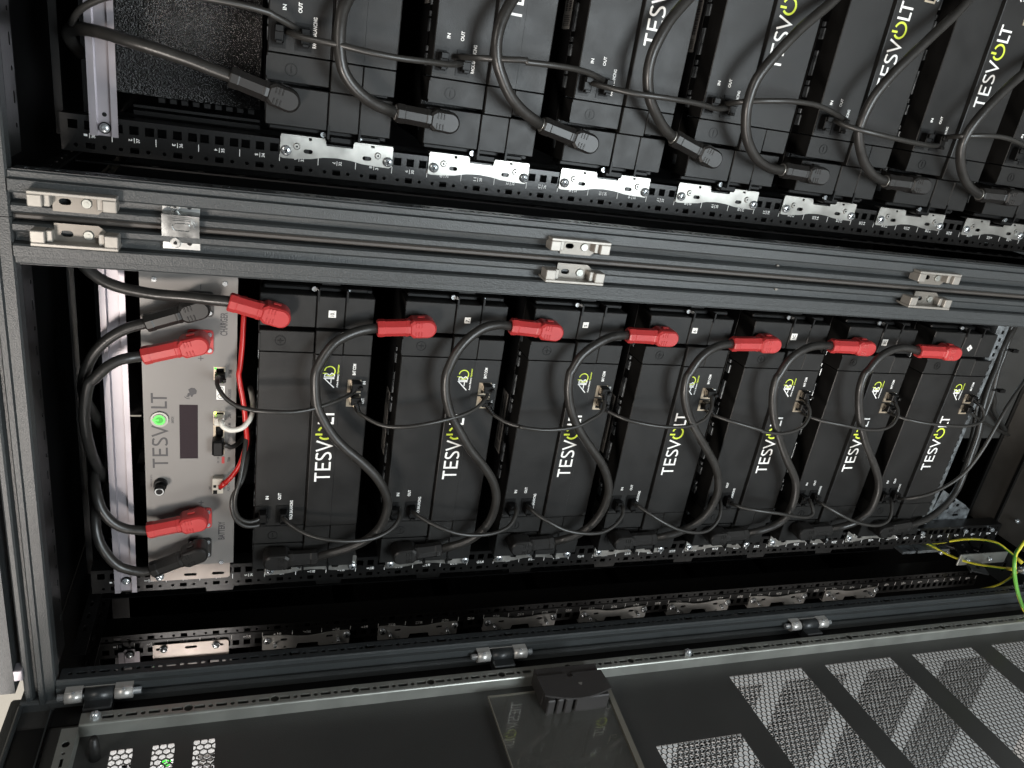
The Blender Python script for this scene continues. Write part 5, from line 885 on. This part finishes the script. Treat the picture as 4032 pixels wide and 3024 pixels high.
for i, P in enumerate(BAL):
    t = thing('balancing_cable', 'thin cable sagging between dark balancing sockets, %s from left of the red plug rack' % ORD[i], 'cable', G)
    MB().tube(P, 2.9, 10).build('lead', 'cable_thin', t)
    for k_, s_ in ((i, 'bout'), (i+1, 'bin')): x, z = sock(0, k_, s_); bplug(t, x, z)
t = thing('balancing_cable', 'thin dark cable rising off the right edge from the lowest battery balancing socket', 'cable', G)
MB().tube(BAL_END, 3.0, 10).build('lead', 'cable_thin', t); x, z = sock(0, 6, 'bout'); bplug(t, x, z)
t = thing('balancing_cable', 'two black leads between controller and first battery, ending in its balancing socket', 'cable', G)
for P in BAL_START: MB().tube(P, 2.9, 10).build('lead', 'cable_thin', t)
x, z = sock(0, 0, 'bin'); bplug(t, x, z)
for i, P in enumerate(BAL_A):
    lab = 'black cable arching in from the top left corner to the upper rack balancing socket' if i == 0 else ('grey cable leaving the right edge from the sixth balancing socket of the upper rack' if i == 6 else 'grey cable stretched between balancing sockets of the upper rack, %s from left' % ORD[i-1])
    t = thing('balancing_cable', lab, 'cable', 'cables between the balancing sockets of the upper rack')
    MB().tube(P, 3.4, 10).build('lead', 'cable_thin', t)
    if i > 0: x, z = sock(1, i-1, 'bout'); bplug(t, x, z)
    if i < 7: x, z = sock(1, i, 'bin'); bplug(t, x, z)
# leads at the controller
t = thing('supply_lead', 'red wire looping from behind to the small grey terminal of the controller', 'wire'); MB().tube(RED_AUX, 3.3, 12).build('insulation', 'red_wire', t)
q = RED_AUX[-1]; q2 = RED_AUX[-2]; MB().cyl(q2, q, 3.9, 3.6, 12).build('ferrule', 'red_wire', t)
t = thing('patch_cable', 'white cable plugged into the controller port with lime light', 'cable'); MB().tube(WHITE, 3.4, 12).build('lead', 'white_cable', t)
rj(t, 18.5, -158.5, -14, m_='white_cable')
t = thing('patch_cable', 'glossy black cable with printed jacket in the lowest controller port', 'cable'); MB().tube(CAN, 3.2, 12).build('lead', 'cable_thin', t)
MB().box(-31,-8,-27,-9,-164.5,-150,bev=2.5).build('plug', 'plastic_dark', t)
# earth leads
EL = ['yellow earth lead passing the lower edge of the last zinc ear', 'yellow and green earth lead arching over the black floor brackets', 'green and yellow earth lead curving up from behind the slotted post', 'yellow and green striped earth lead looping down at the right edge']
for i, P in enumerate(EARTH):
    t = thing('earth_lead', EL[i], 'wire', 'yellow and green earth leads'); MB().tube(P, 3.0 if i == 3 else 2.2, 12, spiral=(1, 7)).build('insulation', ['yellow', 'green'], t)
    if i < 3: MB().cyl(P[-1], tuple(Vector(P[-1])+(Vector(P[-1])-Vector(P[-3])).normalized()*16), 3.6, 3.4, 12).build('crimp_sleeve', 'lug', t)
t = thing('earth_stud', 'round steel earth bolt with copper lug at the right edge', 'bolt')
MB().cyl((-246,-118,-1618),(-236,-132,-1618),8,7,16).build('bolt', 'chrome', t); MB().box(-244,-238,-128,-120,-1618,-1600,bev=1).build('lug', 'gold', t)
# tied cable bundle and galvanised sheets below the last battery
t = thing('cable_bundle', 'grey cables tied together along the galvanised strip right of the last battery', 'cables')
for P in BUNDLE: MB().tube(P, 4.6, 10).build('lead', 'cable_thin', t)
for P in ((BUNDLE[0][5]), (BUNDLE[0][11])):
    c_ = Vector(P); mb = MB()
    for a in range(14):
        u0, u1 = 2*pi*a/14, 2*pi*(a+1)/14
        mb.cyl(c_+Vector((0, 10*cos(u0)+2, 13*sin(u0)-4)), c_+Vector((0, 10*cos(u1)+2, 13*sin(u1)-4)), 1.5, 1.5, 6)
    mb.box(c_.x-3, c_.x+3, c_.y-12, c_.y-4, c_.z-26, c_.z-12); mb.build('cable_tie', 'plastic_dark', t)
t = thing('support_shelf', 'galvanised bent strip and perforated gusset under the last battery', 'bracket')
mb = MB(); H = []
x = -200
while x < 215: H.append(rect(x, x+7, -1479, -1473)); x += 14.5
mb.prism(rect(-214, 214, -1486, -1461), H, 2, 3.6); mb.box(-214, 214, 3, 60, -1462, -1460.4); mb.box(-214,214,3,18,-1486,-1484.4)
mb.build('strip', 'galv', t)
mb = MB(); mb.prism([(-152,-1528),(-190,-1606),(-202,-1624),(-244,-1626),(-250,-1566),(-214,-1519)], [slot(-214,-1590,3,8), circ(-180,-1570,4), circ(-196,-1560,4), circ(-190,-1585,4)], 28, 30); mb.build('gusset', 'galv', t)
mb = MB(); mb.box(-292,-286,10,80,-1592,-1506).box(-292,-286,10,70,-1500,-1466); mb.build('side_plate', 'galv', t)
for z in (-1480, -1595, -1668): MB().cyl((-233,-1,z),(-233,-6,z),5,4.2,14).build('screw', 'chrome', t)
t = thing('base_plate', 'dark stained steel floor plates at the bottom of the open rack', 'plate')
mb = MB().box(-250,252,20,76,-1700,-1698,bev=.5).box(-250,252,-60,14,-1702,-1700); mb.build('plate', 'brown_sheet', t)
MB().box(-60,250,78,80,-1688,-1502).build('cover_sheet', 'door', t)
mb = MB().box(-252,252,76,80,-1700,-1690).box(-252,252,14,20,-1704,-1694).box(-252,252,200,210,-1704,-1660); mb.build('plate_edge', 'black_paint', t)
H = [rect(-300-0, -292, -30+0, -20)]
mb = MB(); mb.xf = Matrix.Translation((-290,20,-1640)) @ Matrix.Rotation(radians(-28),4,'X'); mb.prism(rect(-100,100,-16,16), [slot(-80+26*k_,0,7,3.2) for k_ in range(7)], 0, 3, 'yz'); mb.box(-3,6,-100,100,16,19); mb.build('slotted_brace', 'powder_smooth', t)
t = thing('base_frame', 'dark slotted floor frame with bright bolts in the bottom corner beside the earth leads', 'bracket')  # side of the cabinet's floor frame, with its brace, angles and bolts
mb = MB(); punched(mb, -335, -262, -90, 190, [(-70+30*k_, rect(-312, -286, -73+30*k_, -67+30*k_)) for k_ in range(9)], -1697, -1694.5, 'xy'); mb.build('slotted_plate', 'powder_smooth', t)
mb = MB(); mb.xf = Matrix.Translation((-300,30,-1650)) @ Matrix.Rotation(radians(-35),4,'X'); punched(mb, -14, 14, -110, 110, [(-90+20*k_, slot(0,-90+20*k_,3,6.5)) for k_ in range(10)], 0, 2.5, 'yz'); mb.build('slotted_brace', 'powder_smooth', t)
MB().box(-290,-264,-40,-36,-1690,-1560,bev=1).build('angle_piece', 'galv_tube', t); MB().box(-330,-300,60,64,-1690,-1540,bev=1).build('angle_piece', 'galv_tube', t)
for x, y, z in ((-276,-41,-1580),(-276,-41,-1640),(-288,5,-1560),(-300,20,-1600),(-300,-20,-1625),(-320,58,-1600),(-240,20,-1690),(-200,-20,-1699)):
    MB().cyl((x,y,z),(x,y-5,z),4.6,4.2,12).dome((x,y-5,z),(0,-1,0),4.2,2).build('bolt', 'chrome', t)
